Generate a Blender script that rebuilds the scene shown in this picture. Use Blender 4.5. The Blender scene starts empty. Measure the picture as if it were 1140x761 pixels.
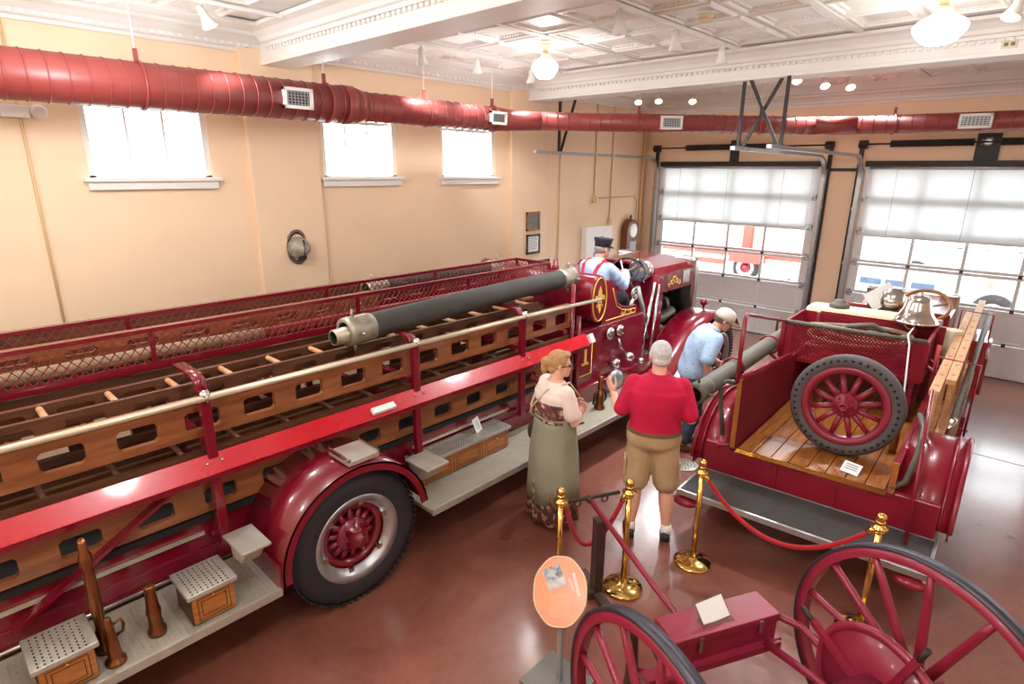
import bpy, math, random
from mathutils import Vector as Vec, Matrix
random.seed(7)
PI = math.pi
S = bpy.context.scene
COL = S.collection

# ---------------- camera, world, exposure ----------------
F_PX = 650.096
yaw, tilt, roll = math.radians(43.054), math.radians(16.401), math.radians(0.453)
fw = Vec((-math.sin(yaw)*math.cos(tilt), math.cos(yaw)*math.cos(tilt), -math.sin(tilt)))
rt = Vec((math.cos(yaw), math.sin(yaw), 0)); up = rt.cross(fw)
r2 = rt*math.cos(roll)+up*math.sin(roll); u2 = -rt*math.sin(roll)+up*math.cos(roll)
cam = bpy.data.cameras.new('camera'); camo = bpy.data.objects.new('camera', cam); COL.objects.link(camo)
cam.sensor_width = 36; cam.lens = F_PX/1140*36; cam.clip_start = .05; cam.clip_end = 500
camo.matrix_world = Matrix(((r2.x, u2.x, -fw.x, 0), (r2.y, u2.y, -fw.y, 0), (r2.z, u2.z, -fw.z, 3.0), (0, 0, 0, 1)))
S.camera = camo
wd = bpy.data.worlds.new('world'); S.world = wd; wd.use_nodes = True
bg = wd.node_tree.nodes['Background']; bg.inputs[0].default_value = (0.90, 0.96, 1.0, 1); bg.inputs[1].default_value = 3.5
S.view_settings.view_transform = 'Standard'; S.view_settings.look = 'None'
S.view_settings.gamma = 1; S.view_settings.use_curve_mapping = False
S.view_settings.exposure = 1.27

# ---------------- helpers ----------------
WM = {}
def lin(c):
    return tuple((x/255/12.92) if x/255 <= .04045 else ((x/255+.055)/1.055)**2.4 for x in c)
class MB:
    """collects geometry in world space (after T) and links it as one mesh object"""
    def __init__(s, T=None):
        s.v = []; s.f = []; s.s = []; s.T = T
    def add(s, vs, fs, sm=False):
        n = len(s.v)
        s.v += [Vec(p) for p in vs]
        for f in fs:
            s.f.append([i+n for i in f]); s.s.append(sm)
        return s
    def boxx(s, x0, x1, y0, y1, z0, z1):
        return s.add([(x0,y0,z0),(x1,y0,z0),(x1,y1,z0),(x0,y1,z0),(x0,y0,z1),(x1,y0,z1),(x1,y1,z1),(x0,y1,z1)],
                     [(0,3,2,1),(4,5,6,7),(0,1,5,4),(1,2,6,5),(2,3,7,6),(3,0,4,7)])
    def box(s, c, d, rot=None):
        R = rot if rot is not None else Matrix.Identity(3)
        c = Vec(c); vs = []
        for z in (-.5, .5):
            for x, y in ((-.5,-.5),(.5,-.5),(.5,.5),(-.5,.5)):
                vs.append(c + R @ Vec((x*d[0], y*d[1], z*d[2])))
        return s.add(vs, [(0,3,2,1),(4,5,6,7),(0,1,5,4),(1,2,6,5),(2,3,7,6),(3,0,4,7)])
    def bar(s, a, b, w, h, upv=(0,0,1)):
        a = Vec(a); b = Vec(b); d = (b-a); L = d.length; d.normalize(); u = Vec(upv)
        x = d.cross(u)
        if x.length < 1e-4: x = d.cross(Vec((1,0,0)))
        x.normalize(); z = x.cross(d)
        R = Matrix((x, d, z)).transposed()
        return s.box((a+b)/2, (w, L, h), R)
    def tube(s, pts, r, n=10, closed=False, cap=True, flat=1.0):
        pts = [Vec(p) for p in pts]; m = len(pts)
        rr = r if isinstance(r, (list, tuple)) else [r]*m
        prev = None; rings = []
        for i, p in enumerate(pts):
            if closed: t = pts[(i+1)%m]-pts[i-1]
            else: t = pts[min(i+1, m-1)]-pts[max(i-1, 0)]
            t.normalize()
            if prev is None:
                a = Vec((0,0,1)) if abs(t.z) < .9 else Vec((1,0,0))
                nx = t.cross(a).normalized()
            else:
                nx = (prev - t*prev.dot(t)).normalized()
            prev = nx; ny = t.cross(nx)
            rings.append([p + (nx*math.cos(2*PI*k/n) + ny*math.sin(2*PI*k/n)*flat)*rr[i] for k in range(n)])
        return s.loft(rings, cap and not closed, closed)
    def loft(s, rings, cap=True, closed=False, sm=True):
        n = len(rings[0]); m = len(rings); base = len(s.v); vs = [p for r in rings for p in r]; fs = []
        for i in range(m if closed else m-1):
            j = (i+1) % m
            for k in range(n):
                fs.append((i*n+k, i*n+(k+1)%n, j*n+(k+1)%n, j*n+k))
        s.add(vs, fs, sm)
        if cap:
            s.f.append([base+k for k in range(n)][::-1]); s.s.append(False)
            s.f.append([base+(m-1)*n+k for k in range(n)]); s.s.append(False)
        return s
    def lathe(s, prof, o=(0,0,0), axis=(0,0,1), n=24, cap=True, sm=True):
        """prof: (radius, height along axis)"""
        a = Vec(axis).normalized(); h = Vec((1,0,0)) if abs(a.x) < .9 else Vec((0,1,0))
        x = a.cross(h).normalized(); y = a.cross(x); o = Vec(o)
        rings = [[o + a*z + (x*math.cos(2*PI*k/n)+y*math.sin(2*PI*k/n))*max(r, 1e-4) for k in range(n)] for r, z in prof]
        return s.loft(rings, cap, False, sm)
    def prism(s, poly, plane, a0, a1):
        """polygon in plane 'yz','xz','xy' extruded along the missing axis"""
        def P(p, a):
            if plane == 'yz': return (a, p[0], p[1])
            if plane == 'xz': return (p[0], a, p[1])
            return (p[0], p[1], a)
        n = len(poly)
        return s.add([P(p, a0) for p in poly]+[P(p, a1) for p in poly],
                     [tuple(range(n))[::-1], tuple(range(n, 2*n))]+[(k, (k+1)%n, n+(k+1)%n, n+k) for k in range(n)])
    def strip(s, path, th, plane, a0, a1, sm=True):
        """bent sheet: open path in plane, thickness th, extruded a0..a1"""
        n = len(path); P2 = [Vec((p[0], p[1])) for p in path]; off = []
        for i in range(n):
            t = P2[min(i+1, n-1)]-P2[max(i-1, 0)]; t.normalize()
            off.append(P2[i]+Vec((-t.y, t.x))*th)
        def P(p, a):
            if plane == 'yz': return (a, p[0], p[1])
            if plane == 'xz': return (p[0], a, p[1])
            return (p[0], p[1], a)
        rings = [[P(P2[i], a0), P(P2[i], a1), P(off[i], a1), P(off[i], a0)] for i in range(n)]
        base = len(s.v)
        s.add([p for r in rings for p in r], [], False)
        for i in range(n-1):
            for k in range(4):
                s.f.append([base+i*4+k, base+i*4+(k+1)%4, base+(i+1)*4+(k+1)%4, base+(i+1)*4+k]); s.s.append(sm and k in (0, 2))
        s.f.append([base, base+3, base+2, base+1]); s.s.append(False)
        e = base+(n-1)*4; s.f.append([e, e+1, e+2, e+3]); s.s.append(False)
        return s
    def torus(s, c, axis, R, r, n=32, m=8, a0=0, a1=2*PI, flat=1):
        a = Vec(axis).normalized(); h = Vec((1,0,0)) if abs(a.x) < .9 else Vec((0,1,0))
        x = a.cross(h).normalized(); y = a.cross(x); c = Vec(c); full = abs(a1-a0-2*PI) < 1e-6
        rings = []
        for i in range(n if full else n+1):
            t = a0+(a1-a0)*i/n; d = x*math.cos(t)+y*math.sin(t)
            rings.append([c + d*(R+r*math.cos(2*PI*k/m)) + a*(r*flat*math.sin(2*PI*k/m)) for k in range(m)])
        return s.loft(rings, not full, full)
    def ell(s, c, r, n=14, m=9, R=None):
        c = Vec(c); R = R if R is not None else Matrix.Identity(3); rings = []
        for i in range(1, m):
            t = PI*i/m
            rings.append([c + R @ Vec((r[0]*math.sin(t)*math.cos(2*PI*k/n), r[1]*math.sin(t)*math.sin(2*PI*k/n), r[2]*math.cos(t))) for k in range(n)][::-1])
        base = len(s.v); s.loft(rings, False)
        q = len(s.v); s.v += [c+R@Vec((0,0,r[2])), c-R@Vec((0,0,r[2]))]
        for k in range(n):
            s.f.append([q, base+(k), base+(k+1)%n][::-1]); s.s.append(True)
            e = base+(m-2)*n; s.f.append([q+1, e+k, e+(k+1)%n]); s.s.append(True)
        return s
    def lattice(s, o, du, dv, pitch, w, aspect=1.0):
        """diamond wire lattice on the rectangle o + du + dv"""
        o = Vec(o); du = Vec(du); dv = Vec(dv); L = du.length; H = dv.length; u = du/L; v = dv/H
        N = u.cross(v); step = pitch
        for sg in (1, -1):
            k = -H*aspect if sg > 0 else 0
            while k < (L if sg > 0 else L+H*aspect):
                t0, t1 = 0.0, H
                def X(t): return k + sg*t*aspect
                lo, hi = 0.0, H
                if sg > 0: lo = max(0, -k/aspect); hi = min(H, (L-k)/aspect)
                else: lo = max(0, (k-L)/aspect); hi = min(H, k/aspect)
                if hi-lo > .01:
                    s.bar(o+u*X(lo)+v*lo, o+u*X(hi)+v*hi, w, w*.6, N)
                k += step
        return s
    def mesh(s, name, inv=None, recentre=True):
        T = s.T; vs = [T @ p for p in s.v] if T is not None else s.v
        if inv is not None: vs = [inv @ p for p in vs]
        c = Vec((0,0,0))
        if recentre and vs:
            lo = Vec([min(p[i] for p in vs) for i in range(3)]); hi = Vec([max(p[i] for p in vs) for i in range(3)]); c = (lo+hi)/2
            vs = [p-c for p in vs]
        me = bpy.data.meshes.new(name); me.from_pydata(vs, [], s.f)
        me.polygons.foreach_set('use_smooth', s.s); me.update()
        return me, c
    def build(s, name, mat, parent=None, bevel=0, remesh=0, smooth=0, kind=None, subsurf=0):
        inv = WM[parent].inverted() if parent is not None else None
        me, c = s.mesh(name, inv)
        me.materials.append(mat)
        o = bpy.data.objects.new(name, me); COL.objects.link(o); o.location = c
        if parent is not None:
            o.parent = parent; WM[o] = WM[parent] @ Matrix.Translation(c)
        else: WM[o] = Matrix.Translation(c)
        if remesh:
            m = o.modifiers.new('r', 'REMESH'); m.mode = 'VOXEL'; m.voxel_size = remesh; m.use_smooth_shade = True
        if smooth:
            m = o.modifiers.new('s', 'SMOOTH'); m.factor = .5; m.iterations = smooth
        if subsurf:
            m = o.modifiers.new('u', 'SUBSURF'); m.levels = subsurf; m.render_levels = subsurf
        if bevel:
            m = o.modifiers.new('b', 'BEVEL'); m.width = bevel; m.segments = 2; m.limit_method = 'ANGLE'; m.angle_limit = .7
        if kind: o['kind'] = kind
        return o
def thing(name, label, cat, loc=(0,0,0), rz=0, group=None):
    o = bpy.data.objects.new(name, None); COL.objects.link(o); o.empty_display_size = .1
    o.location = loc; o.rotation_euler = (0, 0, rz); o['label'] = label; o['category'] = cat
    if group: o['group'] = group
    WM[o] = Matrix.Translation(Vec(loc)) @ Matrix.Rotation(rz, 4, 'Z')
    return o
def tag(o, label, cat, group=None):
    o['label'] = label; o['category'] = cat
    if group: o['group'] = group
    return o
def struct(name, loc=(0,0,0)):
    o = bpy.data.objects.new(name, None); COL.objects.link(o); o.location = loc; o['kind'] = 'structure'
    WM[o] = Matrix.Translation(Vec(loc)); return o
KIDS = {}
def copy_tree(o, parent=None):
    c = o.copy(); COL.objects.link(c)
    if parent is not None: c.parent = parent
    for ch in [x for x in bpy.data.objects if x.parent == o]: copy_tree(ch, c)
    return c
def share(src, parent, loc, rot=None, name=None):
    """another piece with the same mesh data under parent (parent-space location)"""
    o = src.copy(); COL.objects.link(o); o.parent = parent; o.location = loc
    if rot is not None: o.rotation_euler = rot
    return o

# ---------------- materials ----------------
def mat(name, col, rough=.5, metal=0, var=0, vscale=6, bump=0, bscale=40, coat=0, stretch=None, col2=None, spec=.5, emit=0, detail=4, sheen=0):
    m = bpy.data.materials.new(name); m.use_nodes = True; nt = m.node_tree; N = nt.nodes; Lk = nt.links
    b = N['Principled BSDF']; c = lin(col)
    b.inputs['Base Color'].default_value = (*c, 1); b.inputs['Roughness'].default_value = rough; b.inputs['Metallic'].default_value = metal
    b.inputs['Specular IOR Level'].default_value = spec
    if coat: b.inputs['Coat Weight'].default_value = coat; b.inputs['Coat Roughness'].default_value = .08
    if sheen: b.inputs['Sheen Weight'].default_value = sheen
    if emit:
        b.inputs['Emission Color'].default_value = (*c, 1); b.inputs['Emission Strength'].default_value = emit
    if var or bump:
        tc = N.new('ShaderNodeTexCoord'); mp = N.new('ShaderNodeMapping'); Lk.new(tc.outputs['Object'], mp.inputs[0])
        if stretch: mp.inputs['Scale'].default_value = stretch
    if var:
        n = N.new('ShaderNodeTexNoise'); n.inputs['Scale'].default_value = vscale; n.inputs['Detail'].default_value = detail
        Lk.new(mp.outputs[0], n.inputs[0])
        r = N.new('ShaderNodeValToRGB'); r.color_ramp.elements[0].position = .3; r.color_ramp.elements[1].position = .72
        c2 = lin(col2) if col2 else tuple(x*(1-var) for x in c)
        c1 = c if col2 else tuple(min(1, x*(1+var*.5)) for x in c)
        r.color_ramp.elements[0].color = (*c2, 1); r.color_ramp.elements[1].color = (*c1, 1)
        Lk.new(n.outputs[0], r.inputs[0]); Lk.new(r.outputs[0], b.inputs['Base Color'])
        rm = N.new('ShaderNodeMapRange'); rm.inputs[3].default_value = max(0, rough-.06); rm.inputs[4].default_value = min(1, rough+.1)
        Lk.new(n.outputs[0], rm.inputs[0]); Lk.new(rm.outputs[0], b.inputs['Roughness'])
    if bump:
        n2 = N.new('ShaderNodeTexNoise'); n2.inputs['Scale'].default_value = bscale; n2.inputs['Detail'].default_value = 3
        Lk.new(mp.outputs[0], n2.inputs[0]); bp = N.new('ShaderNodeBump'); bp.inputs['Strength'].default_value = bump; bp.inputs['Distance'].default_value = .01
        Lk.new(n2.outputs[0], bp.inputs['Height']); Lk.new(bp.outputs[0], b.inputs['Normal'])
    return m
def glass_mat(name, refl=.08, tint=(1,1,1)):
    m = bpy.data.materials.new(name); m.use_nodes = True; nt = m.node_tree; N = nt.nodes; N.clear()
    o = N.new('ShaderNodeOutputMaterial'); mx = N.new('ShaderNodeMixShader'); t = N.new('ShaderNodeBsdfTransparent'); g = N.new('ShaderNodeBsdfGlossy')
    t.inputs[0].default_value = (*tint, 1); g.inputs['Roughness'].default_value = .02; mx.inputs[0].default_value = refl
    nt.links.new(t.outputs[0], mx.inputs[1]); nt.links.new(g.outputs[0], mx.inputs[2]); nt.links.new(mx.outputs[0], o.inputs[0]); return m
def cloth_translucent(name, col, tr=.5, clear=0.0):
    m = bpy.data.materials.new(name); m.use_nodes = True; nt = m.node_tree; N = nt.nodes; N.clear()
    o = N.new('ShaderNodeOutputMaterial'); mx = N.new('ShaderNodeMixShader'); d = N.new('ShaderNodeBsdfDiffuse'); t = N.new('ShaderNodeBsdfTranslucent')
    c = (*lin(col), 1); d.inputs[0].default_value = c; t.inputs[0].default_value = c; mx.inputs[0].default_value = tr
    nt.links.new(d.outputs[0], mx.inputs[1]); nt.links.new(t.outputs[0], mx.inputs[2])
    tp = N.new('ShaderNodeBsdfTransparent'); m2 = N.new('ShaderNodeMixShader'); m2.inputs[0].default_value = clear
    nt.links.new(mx.outputs[0], m2.inputs[1]); nt.links.new(tp.outputs[0], m2.inputs[2]); nt.links.new(m2.outputs[0], o.inputs[0]); return m
def floral_mat(name, base, cols, scale=30):
    m = bpy.data.materials.new(name); m.use_nodes = True; nt = m.node_tree; N = nt.nodes; b = N['Principled BSDF']; b.inputs['Roughness'].default_value = .85
    tc = N.new('ShaderNodeTexCoord'); v = N.new('ShaderNodeTexVoronoi'); v.inputs['Scale'].default_value = scale
    nz = N.new('ShaderNodeTexNoise'); nz.inputs['Scale'].default_value = scale*.6
    nt.links.new(tc.outputs['Object'], v.inputs['Vector']); nt.links.new(tc.outputs['Object'], nz.inputs[0])
    sp = N.new('ShaderNodeSeparateColor'); nt.links.new(v.outputs['Color'], sp.inputs[0])
    r = N.new('ShaderNodeValToRGB'); r.color_ramp.interpolation = 'CONSTANT'
    n = len(cols)+1; r.color_ramp.elements[0].color = (*lin(base), 1)
    r.color_ramp.elements[1].position = .45; r.color_ramp.elements[1].color = (*lin(cols[0]), 1)
    for i, c in enumerate(cols[1:]):
        e = r.color_ramp.elements.new(.45+.55*(i+1)/len(cols)); e.color = (*lin(c), 1)
    nt.links.new(sp.outputs[0], r.inputs[0]); nt.links.new(r.outputs[0], b.inputs['Base Color']); return m

Mt = {}
Mt['wall'] = mat('wall_paint', (246,217,184), .62, var=.04, vscale=1.2, bump=.05, bscale=60)
Mt['white'] = mat('white_trim', (238,236,232), .42, var=.03, vscale=3)
Mt['ceil'] = mat('white_tin', (236,234,228), .34, var=.04, vscale=2)
Mt['duct'] = mat('duct_red_paint', (146,64,60), .38, var=.1, vscale=3, bump=.03, bscale=10)
Mt['galv'] = mat('galvanized', (186,190,192), .36, .85, var=.15, vscale=12)
Mt['black'] = mat('black_steel', (44,42,44), .5, .2)
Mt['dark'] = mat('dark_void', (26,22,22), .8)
Mt['door'] = mat('door_white', (228,230,232), .45, var=.03, vscale=4)
Mt['glass'] = glass_mat('clear_glass', .07)
Mt['shade'] = cloth_translucent('shade_cloth', (226,228,228), .5, .06)
Mt['red'] = mat('crimson_paint', (122,12,35), .22, coat=.7, var=.12, vscale=2)
Mt['red2'] = mat('wagon_red_paint', (142,22,44), .3, coat=.3, var=.14, vscale=3)
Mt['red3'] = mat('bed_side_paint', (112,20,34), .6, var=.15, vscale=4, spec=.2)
Mt['bright'] = mat('bright_red_paint', (200,12,34), .25, coat=.5, var=.05, vscale=3)
Mt['cartred'] = mat('cart_red_paint', (144,32,58), .38, coat=.2, var=.12, vscale=5)
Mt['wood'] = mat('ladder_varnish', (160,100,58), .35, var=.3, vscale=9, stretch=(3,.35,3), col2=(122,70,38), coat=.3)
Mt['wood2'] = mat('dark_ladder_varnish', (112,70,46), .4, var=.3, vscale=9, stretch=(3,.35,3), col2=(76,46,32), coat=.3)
Mt['oak'] = mat('oak_box', (186,120,54), .35, var=.3, vscale=8, stretch=(6,1,6), col2=(150,88,36), coat=.3)
Mt['pine'] = mat('pine_ladder', (218,170,124), .5, var=.2, vscale=9, stretch=(4,.4,4), col2=(190,138,92))
Mt['plank'] = mat('bed_plank', (176,112,52), .35, var=.35, vscale=9, stretch=(5,.6,5), col2=(128,72,28), coat=.3)
Mt['rubber'] = mat('tyre_rubber', (40,40,44), .62, var=.15, vscale=8)
Mt['rubberg'] = mat('grey_tyre', (88,84,86), .7, var=.15, vscale=8)
Mt['hose'] = mat('suction_hose', (62,62,58), .6, var=.2, vscale=6, bump=.3, bscale=90)
Mt['hose2'] = mat('olive_hose', (98,94,84), .55, var=.2, vscale=6)
Mt['tan'] = mat('tan_hose', (150,128,100), .75, var=.25, vscale=14, bump=.4, bscale=60)
Mt['chrome'] = mat('chrome', (222,222,220), .1, 1)
Mt['nickel'] = mat('nickel', (204,202,196), .2, 1, var=.1, vscale=8)
Mt['alu'] = mat('tread_aluminium', (190,186,174), .42, .55, var=.12, vscale=10)
Mt['board'] = mat('running_board_grey', (176,170,154), .45, .15, var=.1, vscale=8)
Mt['brass'] = mat('brass', (232,196,112), .13, 1)
Mt['bronze'] = mat('worn_bronze', (150,98,60), .3, .9, var=.25, vscale=10)
Mt['rail'] = mat('cream_rail', (204,198,174), .3, .5)
Mt['cream'] = mat('cream_paint', (222,206,172), .45, var=.1, vscale=5)
Mt['gold'] = mat('gold_leaf', (236,196,92), .35, .3)
Mt['mat'] = mat('ribbed_mat', (78,76,76), .6, var=.12, vscale=20)
Mt['paper'] = mat('white_card', (240,240,238), .6)
Mt['ink'] = mat('grey_print', (120,120,124), .7)
Mt['orange'] = mat('orange_panel', (244,134,84), .3, var=.06, vscale=6)
Mt['peach'] = mat('peach_print', (250,176,132), .4)
Mt['photo'] = mat('photo_print', (70,74,92), .5, var=.9, vscale=40, col2=(200,200,200))
Mt['velvet'] = mat('red_velvet', (176,10,28), .8, sheen=.15, bump=.1, bscale=80)
Mt['iron'] = mat('dark_iron', (62,52,50), .5, .5)
Mt['standwood'] = mat('stand_wood', (74,52,44), .6, var=.3, vscale=10)
Mt['engine'] = mat('engine_metal', (150,148,140), .4, .5, var=.4, vscale=12)
Mt['lamp'] = mat('lamp_glass', (255,246,230), .3, emit=6.0)
Mt['bulb'] = mat('spot_bulb', (255,244,226), .3, emit=9.0)
Mt['skin'] = mat('skin', (214,156,128), .5, var=.08, vscale=14)
Mt['skinp'] = mat('pale_skin', (226,172,148), .5, var=.08, vscale=14)
Mt['grille'] = mat('grille_dark', (72,72,74), .5)
Mt['plaque'] = mat('plaque_bronze', (108,108,104), .4, .5, var=.3, vscale=30)
Mt['frame'] = mat('dark_frame', (66,52,44), .45)
Mt['clockwood'] = mat('clock_wood', (118,66,36), .4, var=.3, vscale=10)
Mt['beige'] = mat('conduit_paint', (222,188,138), .55)
Mt['ground'] = mat('outside_concrete', (214,212,206), .8, var=.08, vscale=1)
# polished stained concrete
def floor_mat():
    m = bpy.data.materials.new('stained_concrete'); m.use_nodes = True; nt = m.node_tree; N = nt.nodes; b = N['Principled BSDF']
    tc = N.new('ShaderNodeTexCoord')
    n1 = N.new('ShaderNodeTexNoise'); n1.inputs['Scale'].default_value = .9; n1.inputs['Detail'].default_value = 7; n1.inputs['Roughness'].default_value = .62; n1.inputs['Distortion'].default_value = .6
    n2 = N.new('ShaderNodeTexNoise'); n2.inputs['Scale'].default_value = 14; n2.inputs['Detail'].default_value = 5
    v = N.new('ShaderNodeTexVoronoi'); v.feature = 'DISTANCE_TO_EDGE'; v.inputs['Scale'].default_value = 1.3
    nd = N.new('ShaderNodeTexNoise'); nd.inputs['Scale'].default_value = 3; nd.inputs['Detail'].default_value = 5
    add = N.new('ShaderNodeMixRGB'); add.blend_type = 'ADD'; add.inputs[0].default_value = .35
    for n in (n1, n2, nd): nt.links.new(tc.outputs['Object'], n.inputs[0])
    nt.links.new(tc.outputs['Object'], add.inputs[1]); nt.links.new(nd.outputs['Color'], add.inputs[2]); nt.links.new(add.outputs[0], v.inputs['Vector'])
    r1 = N.new('ShaderNodeValToRGB'); r1.color_ramp.elements[0].position = .3; r1.color_ramp.elements[1].position = .7
    r1.color_ramp.elements[0].color = (*lin((116,66,54)), 1); r1.color_ramp.elements[1].color = (*lin((150,92,76)), 1)
    nt.links.new(n1.outputs[0], r1.inputs[0])
    mx = N.new('ShaderNodeMixRGB'); mx.blend_type = 'MULTIPLY'; mx.inputs[0].default_value = .35
    r2_ = N.new('ShaderNodeValToRGB'); r2_.color_ramp.elements[0].position = .3; r2_.color_ramp.elements[0].color = (.6, .55, .52, 1); r2_.color_ramp.elements[1].color = (1, 1, 1, 1); r2_.color_ramp.elements[1].position = .6
    nt.links.new(n2.outputs[0], r2_.inputs[0]); nt.links.new(r1.outputs[0], mx.inputs[1]); nt.links.new(r2_.outputs[0], mx.inputs[2])
    cr = N.new('ShaderNodeValToRGB'); cr.color_ramp.elements[0].position = 0; cr.color_ramp.elements[0].color = (.75, .72, .7, 1); cr.color_ramp.elements[1].position = .012; cr.color_ramp.elements[1].color = (1, 1, 1, 1)
    nt.links.new(v.outputs['Distance'], cr.inputs[0])
    m3 = N.new('ShaderNodeMixRGB'); m3.blend_type = 'MULTIPLY'; m3.inputs[0].default_value = .35
    nt.links.new(mx.outputs[0], m3.inputs[1]); nt.links.new(cr.outputs[0], m3.inputs[2]); nt.links.new(m3.outputs[0], b.inputs['Base Color'])
    mr = N.new('ShaderNodeMapRange'); mr.inputs[3].default_value = .2; mr.inputs[4].default_value = .42
    nt.links.new(n1.outputs[0], mr.inputs[0]); nt.links.new(mr.outputs[0], b.inputs['Roughness'])
    b.inputs['Specular IOR Level'].default_value = .6; b.inputs['Coat Weight'].default_value = .6; b.inputs['Coat Roughness'].default_value = .14; b.inputs['Coat IOR'].default_value = 1.6
    return m
Mt['floor'] = floor_mat()
# ================= ROOM =================
XL, YG, ZC = -6.68, 11.2, 4.37
fl = MB().boxx(-6.95, 5.0, -3.0, 11.45, -.12, 0).build('floor', Mt['floor']); fl['kind'] = 'structure'
g = MB().boxx(-60, 60, 11.45, 140, -.14, -.03).build('outside_ground', Mt['ground']); g['kind'] = 'structure'
tr_ = MB().boxx(-3.2, 5.0, 7.86, 7.872, 0.0, .0015).build('trim_1', mat('joint_filler', (104,66,54), .5)); tr_['kind'] = 'structure'

# left wall with three window openings
wins = [(1.42, 2.51), (3.8, 4.88), (5.65, 6.73)]
WZ0, WZ1 = 2.89, 3.92
mb = MB(); x0, x1 = -6.95, XL
mb.boxx(x0, x1, -3.0, 11.45, 0, WZ0); mb.boxx(x0, x1, -3.0, 11.45, WZ1, 4.45)
ys = [-3.0]+[v for w in wins for v in w]+[11.45]
for i in range(0, len(ys), 2): mb.boxx(x0, x1, ys[i], ys[i+1], WZ0, WZ1)
wl = mb.build('wall_left', Mt['wall']); wl['kind'] = 'structure'
for a, b in ((2.89, 3.71), (7.03, 7.95), (-.6, .3)):
    MB().boxx(XL, XL+.08, a, b, 0, 4.2).build('pilaster', Mt['wall'], wl, bevel=.006)
# front wall with two door openings and an unseen one added for daylight
DOORS = [(-6.3, -3.25), (-2.58, .47), (1.15, 4.2)]; DZ = 3.10
mb = MB()
mb.boxx(-6.68, DOORS[0][0], YG, YG+.25, 0, 4.45); mb.boxx(DOORS[0][1], DOORS[1][0], YG, YG+.25, 0, 4.45); mb.boxx(DOORS[1][1], DOORS[2][0], YG, YG+.25, 0, 4.45); mb.boxx(DOORS[2][1], 5.25, YG, YG+.25, 0, 4.45)
for a, b in DOORS: mb.boxx(a, b, YG, YG+.25, DZ, 4.45)
wf = mb.build('wall_front', Mt['wall']); wf['kind'] = 'structure'
wr = MB().boxx(5.0, 5.25, -3.25, 11.2, 0, 4.45).build('wall_right', Mt['wall']); wr['kind'] = 'structure'
wb = MB().boxx(-6.95, 5.0, -3.25, -3.0, 0, 4.45).build('wall_back', Mt['wall']); wb['kind'] = 'structure'
# windows
for i, (a, b) in enumerate(wins):
    w = struct('window_%d' % (i+1), (XL, (a+b)/2, WZ0))
    f = MB(); t = .055
    f.boxx(XL-.17, XL-.02, a, a+t, WZ0, WZ1); f.boxx(XL-.17, XL-.02, b-t, b, WZ0, WZ1); f.boxx(XL-.17, XL-.02, a, b, WZ1-t, WZ1); f.boxx(XL-.17, XL-.02, a, b, WZ0, WZ0+.03)
    f.build('window_frame', Mt['white'], w)
    s_ = MB(); s_.boxx(XL-.02, XL+.09, a-.06, b+.06, WZ0-.025, WZ0+.012); s_.boxx(XL, XL+.055, a-.03, b+.03, WZ0-.10, WZ0-.025)
    s_.build('window_sill', Mt['white'], w, bevel=.006)
    cas = MB()
    for z in (WZ0, WZ0): cas.boxx(XL, XL+.012, a-.05, a, WZ0, WZ1); cas.boxx(XL, XL+.012, b, b+.05, WZ0, WZ1)
    n = 3; p = (b-a-2*t)/n
    for k in range(1, n): MB().boxx(XL-.12, XL-.09, a+t+k*p-.01, a+t+k*p+.01, WZ0+.03, WZ1-t).build('muntin', Mt['white'], w)
    zm = WZ0+.66
    MB().boxx(XL-.125, XL-.085, a+t, b-t, zm-.02, zm+.02).build('muntin', Mt['white'], w)
    for k in range(n):
        for z0, z1 in ((WZ0+.03, zm-.02), (zm+.02, WZ1-t)):
            MB().boxx(XL-.108, XL-.102, a+t+k*p+.01, a+t+(k+1)*p-.01, z0, z1).build('pane', Mt['glass'], w)

# ceiling with pressed tin panels
ce = MB().boxx(-6.95, 5.0, -3.0, 11.45, ZC+.012, ZC+.2).build('ceiling', Mt['ceil']); ce['kind'] = 'structure'
P = .62
def panel_mesh():
    m = MB(); h = P/2; ins = [0.004, .030, .045, .075, .09, .12, .135]; zs = [0, 0, -.022, -.022, 0, 0, .010]
    vs = []; fs = []
    for a, z in zip(ins, zs):
        r = h-a; vs += [(-r,-r,z),(r,-r,z),(r,r,z),(-r,r,z)]
    for i in range(len(ins)-1):
        for k in range(4): fs.append((i*4+k, (i+1)*4+k, (i+1)*4+(k+1)%4, i*4+(k+1)%4))
    e = (len(ins)-1)*4; fs.append((e+3, e+2, e+1, e)); m.add(vs, fs)
    r = h-.105
    for k in range(10):
        t = -r+(k+.5)*2*r/10
        for (x, y) in ((t, r), (t, -r), (r, t), (-r, t)):
            m.add([(x-.014,y-.012,0),(x+.014,y-.012,0),(x+.014,y+.012,0),(x-.014,y+.012,0),(x,y,-.016)], [(0,1,4),(1,2,4),(2,3,4),(3,0,4)])
    return m
pm = panel_mesh(); pc = None
rows = [(1.70+P*k) for k in range(2)] + [3.56+P*k for k in range(6)] + [7.90+P*k for k in range(6)]
for y in rows:
    for k in range(-3, 9):
        x = -4.07+P*k
        if x > 2.2 or (y < 3 and x > -2.5): continue
        if pc is None:
            pc = MB(Matrix.Translation((x, y, ZC))); pc.v, pc.f, pc.s = pm.v, pm.f, pm.s
            pc = pc.build('tin_panel', Mt['ceil'], ce); p0 = Vec((x, y, ZC)); l0 = pc.location.copy()
        else: share(pc, ce, l0+Vec((x, y, ZC))-p0)
# broad ribs between pairs of panels
for k in range(-1, 6):
    x = -4.38+1.24*k
    if x > 2: continue
    for (a, b) in ((3.5, 7.1), (7.8, 10.9)): MB().boxx(x-.03, x+.03, a, b, ZC-.03, ZC).build('rib', Mt['ceil'], ce)

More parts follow.
